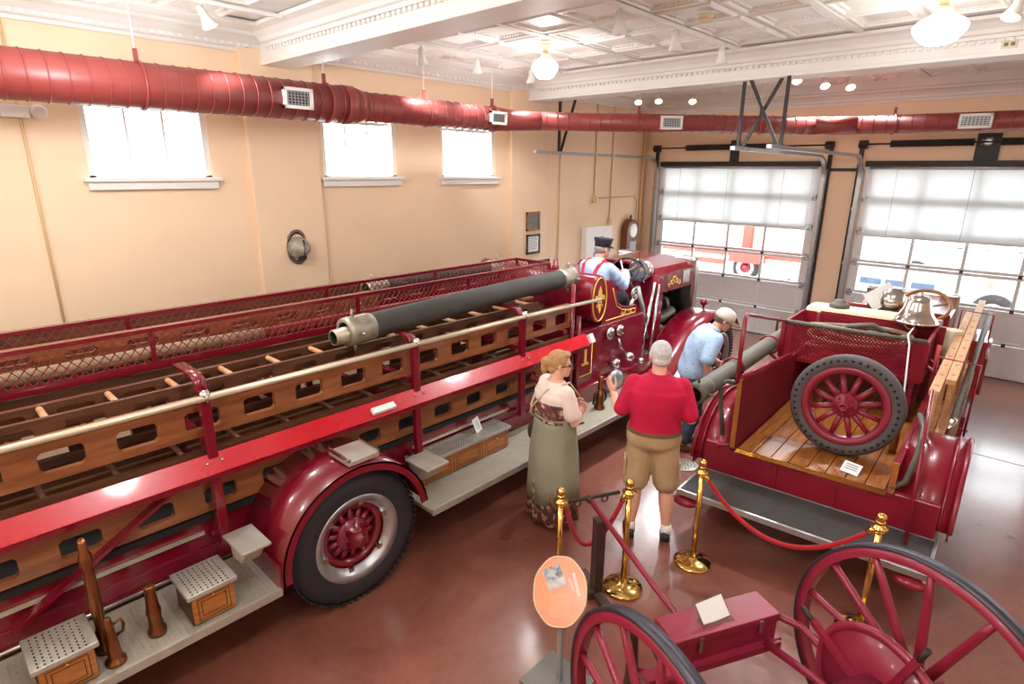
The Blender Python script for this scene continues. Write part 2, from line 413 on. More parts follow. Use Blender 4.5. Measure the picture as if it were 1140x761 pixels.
def crown(y_in, sg, w=.30, z0=4.17):
    """profile points in (y,z), projecting from y_in by w in direction sg, top at ceiling"""
    pr = [(0, z0), (.03, z0), (.04, z0+.03), (.07, z0+.04), (.09, z0+.075), (.15, z0+.12), (.22, z0+.14), (.235, z0+.165), (w, z0+.175), (w, ZC+.0), (0, ZC)]
    return [(y_in+sg*a, z) for a, z in pr]
for i, (a, b) in enumerate(((3.13, 3.45), (7.42, 7.74))):
    bm_ = MB().boxx(XL, 5.0, a, b, 4.05, ZC+.05); bm_.boxx(XL, 5.0, a-.015, b+.015, 4.045, 4.085)
    o = bm_.build('ceiling_beam', Mt['white'], ce, bevel=.006)
    for (yy, sg) in ((a, -1), (b, 1)):
        pr = crown(yy, sg, .22, 4.2)
        MB().prism(pr if sg > 0 else pr[::-1], 'yz', -6.45, 5.0).build('crown_moulding', Mt['white'], o)
    d = MB(); x = -6.4
    while x < 3.0:
        d.boxx(x, x+.035, a-.026, a, 4.165, 4.195); x += .07
    d.build('dentil_strip', Mt['white'], o, kind='stuff')
pr = [(XL+(y), z) for y, z in crown(0, 1, .5, 4.16)]
MB().prism(pr[::-1], 'xz', -3.0, 11.2).build('cornice', Mt['white'], ce)
d = MB(); y = 0.0
while y < 7.0:
    d.boxx(XL+.06, XL+.09, y, y+.04, 4.205, 4.235); y += .08
d.build('dentil_strip', Mt['white'], ce, kind='stuff')
pr = crown(YG, -1, .32, 4.06)
MB().prism(pr, 'yz', XL, 2.2).build('cornice', Mt['white'], ce)

# ---------------- garage doors ----------------
def hinge(p, sec):
    m = MB(); m.boxx(p[0]-.035, p[0]+.035, YG-.012, YG, p[2]-.06, p[2]+.06); m.tube([(p[0]-.05, YG-.02, p[2]), (p[0]+.05, YG-.02, p[2])], .012, 6); m.ell((p[0]+.03, YG-.025, p[2]+.03), (.02,.012,.02), 8, 5); m.ell((p[0]-.03, YG-.025, p[2]-.03), (.02,.012,.02), 8, 5)
    m.build('hinge', Mt['galv'], sec)
def shut(i, a, b):
    d = struct('door_%d' % i, ((a+b)/2, YG+.05, 0)); n = 4; H = DZ/6; st = .13; mu = .05
    cw = (b-a-2*st)/n
    for r in range(6):
        z0, z1 = r*H+.004, (r+1)*H-.004; rl = .05
        m = MB(); Y0, Y1 = YG+.0, YG+.05
        m.boxx(a, a+st, Y0, Y1, z0, z1); m.boxx(b-st, b, Y0, Y1, z0, z1)
        m.boxx(a+st, b-st, Y0, Y1, z0, z0+rl); m.boxx(a+st, b-st, Y0, Y1, z1-rl, z1)
        for k in range(1, n): m.boxx(a+st+k*cw-mu/2, a+st+k*cw+mu/2, Y0, Y1, z0+rl, z1-rl)
        s_ = m.build('door_section', Mt['door'], d, bevel=.004)
        for k in range(n):
            xa, xb = a+st+k*cw+(mu/2 if k else 0), a+st+(k+1)*cw-(mu/2 if k < n-1 else 0)
            if r < 2: MB().boxx(xa, xb, YG+.018, YG+.032, z0+rl, z1-rl).build('panel', Mt['door'], s_)
            else: MB().boxx(xa, xb, YG+.022, YG+.028, z0+rl, z1-rl).build('pane', Mt['glass'], s_)
        if r:
            for x in [a+.055, b-.055]: hinge((x, 0, z0), s_)
            for k in range(1, n):
                x = a+st+k*cw; MB().boxx(x-.025, x+.025, YG-.008, YG, z0-.028, z0+.028).build('hinge', Mt['grille'], s_)
    MB().boxx(a, b, YG-.004, YG+.054, -.0, .012).build('bottom_seal', Mt['black'], d)
    MB().boxx(a-.02, b+.02, YG-.05, YG-.005, DZ-.005, DZ+.085).build('header_bar', Mt['black'], d, bevel=.004)
for i, (a, b) in enumerate(DOORS): shut(i+1, a, b)
lab = ['white roller shade half drawn down over the garage door behind the ladder truck', 'white roller shade half drawn down over the garage door behind the hose wagon']
for i, (a, b) in enumerate(DOORS[:2]):
    t = thing('roller_shade', lab[i], 'window shade', ((a+b)/2, YG-.06, 2.0), 0, 'roller shades on the garage doors')
    zb = 2.07 if i == 0 else 2.02
    MB().boxx(a+.12, b-.11, YG-.052, YG-.048, zb, DZ-.03).build('shade_cloth', Mt['shade'], t)
    MB().boxx(a+.12, b-.11, YG-.058, YG-.042, zb-.03, zb).build('bottom_rail', Mt['door'], t, bevel=.003)
    MB().tube([(a+.06, YG-.05, DZ-.02), (b-.06, YG-.05, DZ-.02)], .026, 12).build('roller_tube', Mt['galv'], t)
    for x in (a+.45, (a+b)/2-.1, b-.6): MB().tube([(x, YG-.056, zb), (x, YG-.056, DZ-.05)], .003, 5).build('cord', Mt['ink'], t)
# galvanised tracks (vertical, curve, horizontal)
def track(x, yend, label, sg):
    t = thing('door_track', label, 'door track', (x, YG-.12, 0), 0, 'galvanised garage door tracks')
    pts = [(x, YG-.09, .05), (x, YG-.09, 2.92)]+[(x, YG-.09-.34*(1-math.cos(q)), 2.92+.34*math.sin(q)) for q in [PI/2*k/8 for k in range(1, 9)]]+[(x, yend, 3.28)]
    m = MB()
    for p, q in zip(pts[:-1], pts[1:]): m.bar(p, q, .06, .045, (0, 1, .2))
    m.build('rail', Mt['galv'], t)
    m = MB(); m.boxx(x-.04*(1 if sg > 0 else 1), x+.04, YG-.07, YG-.002, .02, 3.05); m.build('jamb_angle', Mt['galv'], t)
    MB().boxx(x+sg*.045-.03, x+sg*.045+.03, YG-.05, YG-.002, .0, 3.45).build('jamb_plate', Mt['black'], t)
    for z in (.6, 1.5, 2.4): MB().boxx(x-.05, x+.05, YG-.085, YG-.06, z, z+.05).build('bracket', Mt['galv'], t)
    return t
track(-6.36, 7.3, 'galvanised door track running along the cream side wall with the fuse box', -1)
track(-3.19, 7.35, 'galvanised door track on the wall pier, bordering the ladder truck door', 1)
track(-2.64, 7.05, 'galvanised door track on the wall pier, bordering the hose wagon door', -1)
track(.53, 7.05, 'galvanised door track at the far jamb of the hose wagon door', 1)
# black hanging braces
def brace(name, label, bars):
    t = thing(name, label, 'brace', bars[0][0], 0)
    for a, b in bars:
        MB().bar(a, b, .035, .03, (0, 1, 0)).build('strut', Mt['black'], t)
brace('track_hanger', 'black crossed steel hanger carrying the two middle door tracks from the white beam',
      [((-3.19,7.5,3.29),(-3.19,7.5,4.05)), ((-2.64,7.4,3.29),(-2.64,7.4,4.05)), ((-2.7,7.46,3.3),(-3.1,7.46,4.05)), ((-3.13,7.5,3.3),(-2.75,7.5,4.05))])
brace('track_hanger', 'black angled steel hanger carrying the door track beside the cream wall', [((-6.36,7.9,3.29),(-6.36,7.9,4.36)), ((-6.36,7.95,3.3),(-6.36,8.4,4.36))])
# torsion springs
def spring(x0, x1, s0, s1, plates, label):
    t = thing('torsion_spring', label, 'spring', ((x0+x1)/2, YG-.1, 3.44), 0, 'torsion springs over the garage doors')
    MB().tube([(x0, YG-.1, 3.44), (x1, YG-.1, 3.44)], .013, 8).build('shaft', Mt['iron'], t)
    for a, b in zip(s0, s1):
        m = MB(); n = int((b-a)/.012); m.tube([(a, YG-.1, 3.44), (b, YG-.1, 3.44)], .048, 12)
        for k in range(0, n, 2): m.torus((a+.006+k*.012, YG-.1, 3.44), (1, 0, 0), .048, .007, 12, 4)
        m.build('coil', Mt['rubber'], t)
        for e in (a, b): MB().tube([(e-.02, YG-.1, 3.44), (e+.02, YG-.1, 3.44)], .052, 12).build('winding_cone', Mt['black'], t)
    for p, w in plates:
        MB().boxx(p-w/2, p+w/2, YG-.045, YG-.003, DZ+.08, 3.56).build('anchor_plate', Mt['black'], t)
        m = MB(); m.lathe([(.06, 0), (.06, .03), (.035, .035)], (p, YG-.045, 3.44), (0, -1, 0), 12)
        for q in range(5): m.ell((p+.09*math.cos(q*1.26), YG-.05, 3.44+.05*math.sin(q*1.26)), (.016, .012, .016), 6, 4)
        m.build('bearing', Mt['galv'], t)
    for e in (x0+.06, x1-.06):
        m = MB(); m.boxx(e-.05, e+.05, YG-.13, YG-.003, 3.37, 3.5); m.tube([(e-.06, YG-.1, 3.44), (e+.06, YG-.1, 3.44)], .06, 12); m.build('end_bearing', Mt['iron'], t)
spring(-6.45, -3.1, [-5.72, -4.78], [-4.86, -3.95], [(-4.8, .16)], 'black coil torsion spring on a shaft over the garage door behind the ladder truck')
spring(-2.72, .6, [-2.26, -.9], [-1.25, .1], [(-1.07, .28)], 'black coil torsion spring on a shaft over the garage door behind the hose wagon')
MB().boxx(-3.2, -2.62, YG-.03, YG-.003, 3.02, 3.07).build('trim_2', Mt['black'])['kind'] = 'structure'
MB().boxx(XL, XL+.02, -3, 11.2, 0, .14).build('baseboard_left', Mt['white'])['kind'] = 'structure'

# ---------------- red air duct ----------------
DX, DZc = -5.87, 3.65
dt = thing('air_duct', 'red spiral air duct hung along the wall and around towards the garage doors', 'air duct', (DX, 3, DZc))
def seg(pts, r, seams=.13, name='duct_run'):
    m = MB().tube(pts, r, 28, cap=True); o = m.build(name, Mt['duct'], dt)
    if seams:
        a, b = Vec(pts[0]), Vec(pts[-1]); L = (b-a).length; d = (b-a)/L; k = seams*.5; src = None
        while k < L:
            c = a+d*k
            if src is None:
                src = MB().torus(c, d, r+.001, .006, 28, 5).build('seam', Mt['duct'], o); l0 = src.location.copy(); c0 = c
            else: share(src, o, l0+(c-c0))
            k += seams
    return o
seg([(DX, -1.2, DZc), (DX, 3.6, DZc)], .183)
seg([(DX, 3.6, DZc), (DX, 3.72, DZc)], [.195, .195], 0, 'collar')
MB().tube([(DX, 3.72, DZc), (DX, 3.86, DZc)], [.19, .155], 28).build('reducer', Mt['duct'], dt)
seg([(DX, 3.84, DZc), (DX, 5.9, DZc)], .15)
A = Vec((DX, 5.9, DZc)); B1 = Vec((-5.62, 6.55, DZc)); B2 = Vec((-3.0, 9.55, DZc)); B3 = Vec((-2.5, 9.86, DZc)); B4 = Vec((2.0, 10.42, DZc))
seg([A, A+Vec((0, .25, 0)), (-5.76, 6.36, DZc), B1], [.15, .14, .128, .122], 0, 'elbow')
seg([B1, B2], .12, .15)
seg([B2, (-2.78, 9.74, DZc), B3], .124, 0, 'elbow')
seg([B3, B4], .12, .15)
def hanger(p, r, zc=4.3):
    p = Vec(p); h = MB(); h.torus(p, (0, 1, 0) if p.y < 6.2 else (1, .6, 0), r+.008, .012, 20, 5); h.build('strap', Mt['duct'], dt)
    s_ = MB(); s_.bar(p+Vec((-.0, 0, r)), p+Vec((0, 0, r+.1)), .03, .03); s_.build('lug', Mt['duct'], dt)
    MB().tube([p+Vec((0, 0, r+.08)), (p.x, p.y, zc)], .005, 6).build('hanger_wire', Mt['white'], dt)
for y, r in ((1.72, .183), (3.42, .183), (4.72, .15), (5.86, .15)): hanger((DX, y, DZc), r, 4.25)
for f_ in (.35, .8): hanger(B1.lerp(B2, f_), .12)
for f_ in (.1, .42): hanger(B3.lerp(B4, f_), .12)
def vent(c, along, nrm, w, h):
    c = Vec(c); u = Vec(along).normalized(); n = Vec(nrm); n = (n-u*n.dot(u)).normalized(); v = u.cross(n)
    R = Matrix((u, n, v)).transposed()
    m = MB()
    for s1 in (-1, 1):
        m.box(c+u*s1*(w/2)+n*.01, (.03, .05, h+.03), R); m.box(c+v*s1*(h/2)+n*.01, (w+.03, .05, .03), R)
    o = m.build('vent_grille', Mt['white'], dt)
    MB().box(c-n*.005, (w, .03, h), R).build('backing', Mt['grille'], o)
    s_ = MB()
    for k in range(1, 8): s_.box(c+u*(w*(k/8-.5))+n*.018, (.006, .01, h), R)
    for k in range(1, 6): s_.box(c+v*(h*(k/6-.5))+n*.018, (w, .01, .006), R)
    s_.build('louvre', Mt['galv'], o, kind='stuff')
vent((DX+.175, 3.02, DZc+.0), (0,1,0), (1,0,-.05), .27, .16)
vent((DX+.145, 5.82, DZc), (0,1,0), (1,0,-.05), .26, .13)
dgn = (B2-B1).normalized(); vp = B1.lerp(B2, .46); vent(vp+Vec((dgn.y, -dgn.x, 0))*.115, dgn, (dgn.y, -dgn.x, -.05), .28, .15)
dg2 = (B4-B3).normalized(); vp = B3.lerp(B4, .30); vent(vp+Vec((dg2.y, -dg2.x, 0))*.115, dg2, (dg2.y, -dg2.x, -.05), .32, .15)

# ---------------- ceiling lights ----------------
def pendant(p, s, label, en=9):
    t = thing('schoolhouse_lamp', label, 'ceiling lamp', p, 0, 'schoolhouse ceiling lamps')
    x, y, z = p
    MB().lathe([(.001, 0), (.075*s, -.001), (.07*s, -.03), (.03*s, -.045), (.028*s, -.09)], (x, y, z), n=20).build('canopy', Mt['cream'], t)
    MB().lathe([(.03*s, -.085), (.055*s, -.1), (.058*s, -.135), (.03*s, -.14)], (x, y, z), n=20).build('fitter', Mt['cream'], t)
    MB().lathe([(.04*s, -.125), (.06*s, -.14), (.14*s, -.19), (.165*s, -.225), (.16*s, -.26), (.11*s, -.33), (.08*s, -.35), (.001, -.355)], (x, y, z), n=28).build('globe', Mt['lamp'], t)
    l = bpy.data.lights.new('lamp_light', 'POINT'); l.energy = en; l.color = (.95, .97, 1); l.shadow_soft_size = .16
    lo = bpy.data.objects.new('lamp_light', l); COL.objects.link(lo); lo.parent = t; lo.location = (0, 0, -.6)
pendant((-4.62, 5.45, ZC-.03), .9, 'glowing white schoolhouse lamp under the tin ceiling, close to the wall with windows')
pendant((-1.05, 6.05, ZC-.03), 1.15, 'glowing white schoolhouse lamp by the beam with an electrical outlet')
pendant((-4.62, 1.2, ZC-.03), 1.0, 'added unseen schoolhouse fill lamp over the rear wheel of the ladder truck', 34)  # this lamp and the pendants below are unseen, added as fill light
pendant((-1.05, 1.2, ZC-.03), 1.0, 'added unseen schoolhouse fill lamp over the hose reel cart', 34)
pendant((-4.62, -1.6, ZC-.03), 1.0, 'added unseen schoolhouse fill lamp over the tail of the ladder truck', 34)
pendant((-1.05, -1.6, ZC-.03), 1.0, 'added unseen schoolhouse fill lamp by the back wall', 34)
pendant((2.5, 1.2, ZC-.03), 1.0, 'added unseen schoolhouse fill lamp over the open floor by the side wall', 34)
SPOT = None
def spot(p, aim, group, lab_=None):
    global SPOT
    x, y, z = p
    t = thing('track_spotlight', 'white bell shaped spotlight '+(lab_ or group[0]), 'spotlight', p, 0, group[1])
    a = (Vec(aim)-Vec(p)).normalized(); q = Vec(p)+Vec((0, 0, -.07))
    MB().tube([p, q], .012, 6).build('stem', Mt['white'], t)
    MB().lathe([(.001, -.05), (.03, -.05), (.034, .03), (.045, .06), (.07, .12), (.062, .118), (.03, .06)], q, a, 16).build('spot_head', Mt['white'], t)
    MB().lathe([(.001, .095), (.04, .1), (.062, .112), (.001, .115)], q, a, 16).build('bulb', Mt['bulb'], t)
    l = bpy.data.lights.new('spot_light', 'SPOT'); l.energy = 30 if p[0] < -5.5 else 80; l.color = (.96, .975, 1); l.spot_size = math.radians(100); l.spot_blend = .7; l.shadow_soft_size = .05
    lo = bpy.data.objects.new('spot_light', l); COL.objects.link(lo); lo.parent = t; lo.location = q+a*.13-Vec(p); lo.rotation_euler = a.to_track_quat('-Z', 'Y').to_euler()
def trackbar(a, b, label):
    t = tag(MB().bar(a, b, .035, .03).build('light_track', Mt['white']), label, 'light track')
gA = ('on the track over the ladder truck cab', 'spotlights on the centre ceiling track'); gB = ('on the track along the cornice over the windows', 'spotlights on the wall side track'); gC = ('on the ceiling between the last beam and the garage doors', 'spotlights before the garage doors')
trackbar((-3.08, 3.9, ZC-.045), (-3.12, 7.0, ZC-.045), 'white light track across the tin ceiling carrying three lit spotlights')
trackbar((-5.62, 1.2, ZC-.045), (-5.62, 2.9, ZC-.045), 'white light track on the tin ceiling before the first white beam')
trackbar((-5.62, 3.7, ZC-.045), (-5.62, 7.0, ZC-.045), 'white light track on the tin ceiling close above the wall cornice')
for y, l_ in ((4.62, 'on the centre track, next to the first white beam'), (5.58, 'on the centre track, halfway between the two beams'), (6.6, 'on the centre track, next to the beam with the black hanger')): spot((-3.1, y, ZC-.06), (-3.3, y+.6, 2), gA, l_)
for y, l_ in ((4.5, 'over the middle window, first on its cornice track'), (5.35, 'over the last window, middle one on its cornice track'), (6.35, 'behind the glowing lamp, last on its cornice track')): spot((-5.62, y, ZC-.06), (-5.9, y+.5, 2), gB, l_)
spot((-5.62, 2.2, ZC-.06), (-5.2, 2.9, 2.5), ('before the first beam, hung low above the red duct', None))
for x, y, l_ in ((-3.12, 9.0, 'seen just inside the black crossed hanger'), (-2.98, 9.75, 'beyond the black crossed hanger, middle of three'), (-2.75, 10.15, 'beyond the black crossed hanger, closest to the garage door wall'), (-6.15, 9.9, 'in the ceiling corner, closest to the cream side wall'), (-5.8, 10.0, 'in the ceiling corner, middle of three over the wall clock'), (-5.35, 10.4, 'in the ceiling corner, closest to the ladder truck door')): spot((x, y, ZC-.02), (x+.4, y-.6, 3.4), gC, l_)
spot((-.62, 6.35, ZC-.03), (-.9, 5.9, 3), ('beside the big lamp by the outlet', None))
sd = thing('smoke_detector', 'small round white smoke detector on the tin ceiling', 'smoke detector', (-2.75, 5.45, ZC))
MB().lathe([(.001, 0), (.075, 0), (.075, -.02), (.06, -.035)], (-2.75, 5.45, ZC-.02), n=20).build('base', Mt['cream'], sd)
MB().lathe([(.001, -.03), (.055, -.035), (.045, -.06), (.001, -.062)], (-2.75, 5.45, ZC-.02), n=20).build('cap', Mt['cream'], sd)
ot = thing('electrical_outlet', 'white double electrical outlet on the side of the ceiling beam', 'outlet', (-.72, 7.41, 4.14))
MB().boxx(-.78, -.66, 7.41, 7.42, 4.105, 4.175).build('cover_plate', Mt['cream'], ot, bevel=.003)
for x in (-.745, -.695): MB().boxx(x-.015, x+.015, 7.406, 7.41, 4.125, 4.155).build('socket', Mt['ink'], ot)

# ---------------- things on the left wall ----------------
def conduit(pts, label, r=.011):
    tag(MB().tube(pts, r, 8).build('conduit', Mt['beige']), label, 'conduit')
X = XL+.013
conduit([(X, 1.0, 0.9), (X, 1.0, 4.16)], 'thin painted conduit running down the wall beside the first window')
conduit([(X, 8.33, .4), (X, 8.33, 4.16)], 'painted conduit down the wall between the plaques and the fuse box')
conduit([(X, 9.38, 2.55), (X, 9.38, 4.16)], 'painted conduit ending in a small switch box')
conduit([(X, 9.93, 2.05), (X, 9.93, 4.16)], 'painted conduit dropping into the top of the white fuse box')
conduit([(X+.024, 9.5, 2.5), (X+.024, 10.75, 2.5), (X+.024, 10.88, 2.38), (X+.024, 10.9, .4)], 'bent painted conduit turning down behind the clock')
conduit([(X+.02, 11.05, .1), (X+.02, 11.05, 4.1)], 'thick painted pipe in the corner by the garage door', .035)
tag(MB().boxx(XL, XL+.05, 9.33, 9.43, 2.42, 2.56).build('switch_box', Mt['beige'], bevel=.004), 'small painted switch box at the foot of a conduit', 'switch box')
tag(MB().boxx(XL, XL+.05, 9.88, 9.98, 1.98, 2.1).build('switch_box', Mt['beige'], bevel=.004), 'small painted junction box above the white fuse box', 'switch box')
em = thing('emergency_light', 'white emergency light with two lamp heads on the wall', 'emergency light', (XL, .98, 3.45))
MB().boxx(XL, XL+.1, .86, 1.06, 3.39, 3.49).build('housing', Mt['white'], em, bevel=.01)
for y in (.82, 1.12):
    MB().lathe([(.02, -.05), (.05, -.03), (.06, .03), (.05, .04), (.001, .04)], (XL+.09, y, 3.45), (.9, .1 if y > 1 else -.1, -.35), 14).build('lamp_head', Mt['white'], em)
hm = thing('fire_helmet', 'old white leather fire helmet with brim hung on the wall pilaster', 'fire helmet', (XL+.08, 3.33, 2.09))
hx = XL+.09
MB().lathe([(.001, .17), (.05, .165), (.10, .12), (.125, .05), (.13, 0)], (hx, 3.33, 2.10), (1, 0, .1), 20).build('dome', mat('worn_white_leather', (176,168,156), .5, var=.5, vscale=14), hm)
rg = []
m = MB(); rings = []
for k in range(28):
    t = 2*PI*k/28; ry = .15; rz = .165+(.05 if math.sin(t) > 0 else .03)*abs(math.sin(t))
    rings.append((ry*math.cos(t), rz*math.sin(t)))
m.add([(hx, 3.33+.75*y, 2.1+.75*z) for y, z in rings]+[(hx+.02-.04*abs(y)/.15, 3.33+y, 2.1+z) for y, z in rings]+[(hx+.008-.04*abs(y)/.15, 3.33+y, 2.1+z) for y, z in rings],
      [(k, (k+1)%28, 28+(k+1)%28, 28+k) for k in range(28)]+[(28+k, 28+(k+1)%28, 56+(k+1)%28, 56+k) for k in range(28)]+[(56+k, 56+(k+1)%28, (k+1)%28, k) for k in range(28)], True)
m.build('brim', mat('worn_grey_leather', (128,112,104), .5, var=.5, vscale=14), hm)
MB().boxx(hx+.02, hx+.17, 3.325, 3.335, 2.02, 2.2).build('crest', Mt['frame'], hm)
MB().lathe([(.001, 0), (.055, 0), (.05, .02), (.001, .022)], (hx+.09, 3.33, 1.99), (.6, 0, -.8), 10).build('front_shield', Mt['rubber'], hm)
def framed(y0, y1, z0, z1, name, fm, im, label, cat):
    X0 = XL+.08
    t = thing(name, label, cat, (X0, (y0+y1)/2, z0)); m = MB(); w = .035
    for a in ((y0, y0+w, z0, z1), (y1-w, y1, z0, z1), (y0, y1, z0, z0+w), (y0, y1, z1-w, z1)): m.boxx(X0, X0+.025, *a)
    m.build('frame', fm, t); MB().boxx(X0, X0+.015, y0+w, y1-w, z0+w, z1-w).build('panel', im, t)
    m = MB(); n = 7
    for k in range(n): m.boxx(X0+.015, X0+.017, y0+w+.03, y1-w-.03-random.random()*.06, z1-w-.03-(z1-z0-2*w-.05)*k/n-.008, z1-w-.03-(z1-z0-2*w-.05)*k/n)
    m.build('print', Mt['ink'], t, kind='stuff')
framed(7.38, 7.72, 2.02, 2.33, 'wall_plaque', Mt['bronze'], Mt['plaque'], 'grey bronze memorial plaque on the cream pilaster', 'plaque')
framed(7.39, 7.73, 1.63, 1.96, 'picture_frame', Mt['frame'], Mt['paper'], 'dark framed certificate hung under the grey plaque', 'picture')
framed(7.45, 8.0, 1.15, 1.5, 'picture_frame', Mt['frame'], Mt['photo'], 'dark framed picture just above the wire basket end', 'picture')
fb = thing('fuse_box', 'white alarm panel box with two dials on the cream wall behind the driver', 'fuse box', (XL, 9.45, 1.0))
MB().boxx(XL, XL+.12, 9.05, 9.9, .75, 1.97).build('cabinet', Mt['white'], fb, bevel=.01)
for y in (9.4, 9.52): MB().boxx(XL+.12, XL+.13, y, y+.07, 1.66, 1.78).build('dial', Mt['grille'], fb)
MB().boxx(XL+.12, XL+.128, 9.3, 9.62, 1.0, 1.5).build('door', Mt['photo'], fb)
ck = thing('wall_clock', 'tall carved wooden wall clock case with glass front by the garage door', 'clock', (XL, 10.62, 1.2))
pro = [(10.4, 1.05), (10.84, 1.05), (10.84, 1.85)]+[(10.62+.22*math.cos(q), 1.85+.2*math.sin(q)) for q in [PI*k/8 for k in range(1, 8)]]+[(10.4, 1.85)]
MB().prism(pro, 'yz', XL, XL+.16).build('case', Mt['clockwood'], ck, bevel=.01)
MB().lathe([(.001, .012), (.13, .012), (.15, 0)], (XL+.16, 10.62, 1.82), (1, 0, 0), 20).build('dial', Mt['paper'], ck)
MB().boxx(XL+.16, XL+.168, 10.5, 10.74, 1.12, 1.6).build('glass_door', Mt['photo'], ck)
MB().lathe([(.001, .1), (.02, .08), (.03, .04), (.015, 0)], (XL+.08, 10.62, 2.05), n=10).build('finial', Mt['clockwood'], ck)
# ================= LADDER TRUCK =================
XC = -4.55
tk = thing('ladder_truck', 'long antique crimson ladder truck with open cab parked along the windows', 'fire truck', (XC, 3.5, 0))
def wheel(parent, cx, cy, cz, R, w, sg, name, rimr, spokes=12, tyre='rubber', felloe='red', rimmat='galv'):
    """wheel with axle along x; outer face towards sg"""
    a = (sg, 0, 0); o = (cx, cy, cz)
    m = MB(); h = w/2
    m.lathe([(rimr, -h*.75), (rimr+.02, -h*.95), (R*.86, -h), (R*.97, -h*.8), (R, -h*.45), (R, h*.45), (R*.97, h*.8), (R*.86, h), (rimr+.02, h*.95), (rimr, h*.75)], o, a, 56, cap=False)
    n = 64
    for k in range(n):
        t = 2*PI*k/n; d = Vec((0, math.cos(t), math.sin(t))); tn = Vec((0, -math.sin(t), math.cos(t)))
        Rm = Matrix((Vec((1, 0, 0)), tn, d)).transposed()
        for q in (-1, 1): m.box(Vec(o)+d*(R+.0)+Vec((q*h*.55, 0, 0)), (h*.75, 2*PI*R/n*.6, .007), Rm)
    wl_ = m.build(name, Mt[tyre], parent)
    MB().lathe([(rimr-.055, h*.55), (rimr-.03, h*.62), (rimr-.02, h*.86), (rimr+.028, h*1.0), (rimr+.03, h*.9), (rimr, h*.6), (rimr, -h*.8), (rimr-.055, -h*.8)], o, a, 48, cap=False).build('rim', Mt[rimmat], wl_)
    MB().lathe([(rimr-.10, -h*.3), (rimr-.10, h*.45), (rimr-.05, h*.5), (rimr-.05, -h*.3)], o, a, 48, cap=False).build('felloe', Mt[felloe], wl_)
    for k in range(spokes):
        t = 2*PI*(k+.5)/spokes; d = Vec((0, math.cos(t), math.sin(t)))
        MB().tube([Vec(o)+d*.07+Vec((sg*h*.3, 0, 0)), Vec(o)+d*(rimr-.09)+Vec((sg*h*.15, 0, 0))], [.026, .019], 8).build('spoke', Mt[felloe], wl_)
    MB().lathe([(.001, -h*.6), (.12, -h*.6), (.13, h*.35), (.12, h*.5), (.075, h*.55), (.07, h*.95), (.05, h*1.05), (.03, h*1.08), (.028, h*1.25), (.001, h*1.27)], o, a, 24).build('hub', Mt[felloe], wl_)
    b = MB()
    for k in range(8):
        t = 2*PI*k/8; d = Vec((0, math.cos(t), math.sin(t))); b.ell(Vec(o)+d*.1+Vec((sg*h*.5, 0, 0)), (.012, .012, .012), 6, 4)
    b.build('hub_bolt', Mt[felloe], wl_)
    for k in range(6):
        t = 2*PI*k/6+.3; d = Vec((0, math.cos(t), math.sin(t)))
        MB().box(Vec(o)+d*(rimr-.045)+Vec((sg*h*.62, 0, 0)), (.03, .04, .035)).build('rim_clip', Mt['nickel'], wl_)
    return wl_
wheel(tk, -3.34, 1.87, .5, .5, .27, 1, 'rear_wheel', .30, 14)
wheel(tk, -5.76, 1.87, .5, .5, .27, -1, 'rear_wheel', .30, 14)
wheel(tk, -3.38, 7.86, .48, .48, .2, 1, 'front_wheel', .30, 12)
wheel(tk, -5.72, 7.86, .48, .48, .2, -1, 'front_wheel', .30, 12)
# chassis and body
MB().boxx(-5.35, -3.74, -1.6, 4.85, .56, .80).build('body_side', Mt['red'], tk, bevel=.01)
MB().boxx(-5.4, -3.70, -1.6, 4.9, .80, .84).build('bed_floor', Mt['dark'], tk)  # near-black colour stands in for the shade under the ladders
m = MB(); m.boxx(-4.1, -3.98, -1.6, 8.4, .42, .60); m.boxx(-5.12, -5.0, -1.6, 8.4, .42, .60); m.boxx(-5.9, -3.2, 1.8, 1.94, .44, .56); m.boxx(-5.7, -3.4, 7.79, 7.93, .42, .54)
m.build('chassis_frame', Mt['red'], tk)
MB().boxx(-3.76, -3.725, -1.6, 4.9, .46, .60).build('sill_moulding', Mt['red'], tk, bevel=.006)
MB().boxx(-3.735, -3.715, -1.6, 1.05, .70, .72).build('gold_stripe', Mt['rail'], tk)
MB().boxx(-3.735, -3.715, 2.75, 3.95, .70, .72).build('gold_stripe', Mt['rail'], tk)
# running boards
def board(y0, y1, x0=-3.72, x1=-3.17, nm='running_board'):
    o = MB().boxx(x0, x1, y0, y1, .415, .45).build(nm, Mt['board'], tk, bevel=.004)
    MB().boxx(x1-.012, x1+.012, y0, y1, .405, .462).build('edge_trim', Mt['alu'], o, bevel=.003)
    m = MB()
    k = y0+.03
    while k < y1-.02:
        j = x0+.03
        while j < x1-.03:
            m.boxx(j, j+.018, k, k+.006, .45, .4525); j += .036
        k += .03
    m.build('tread_pattern', Mt['alu'], o, kind='stuff')
board(-1.6, 1.28); board(2.5, 6.55)
board(-1.6, 6.0, -5.93, -5.4)
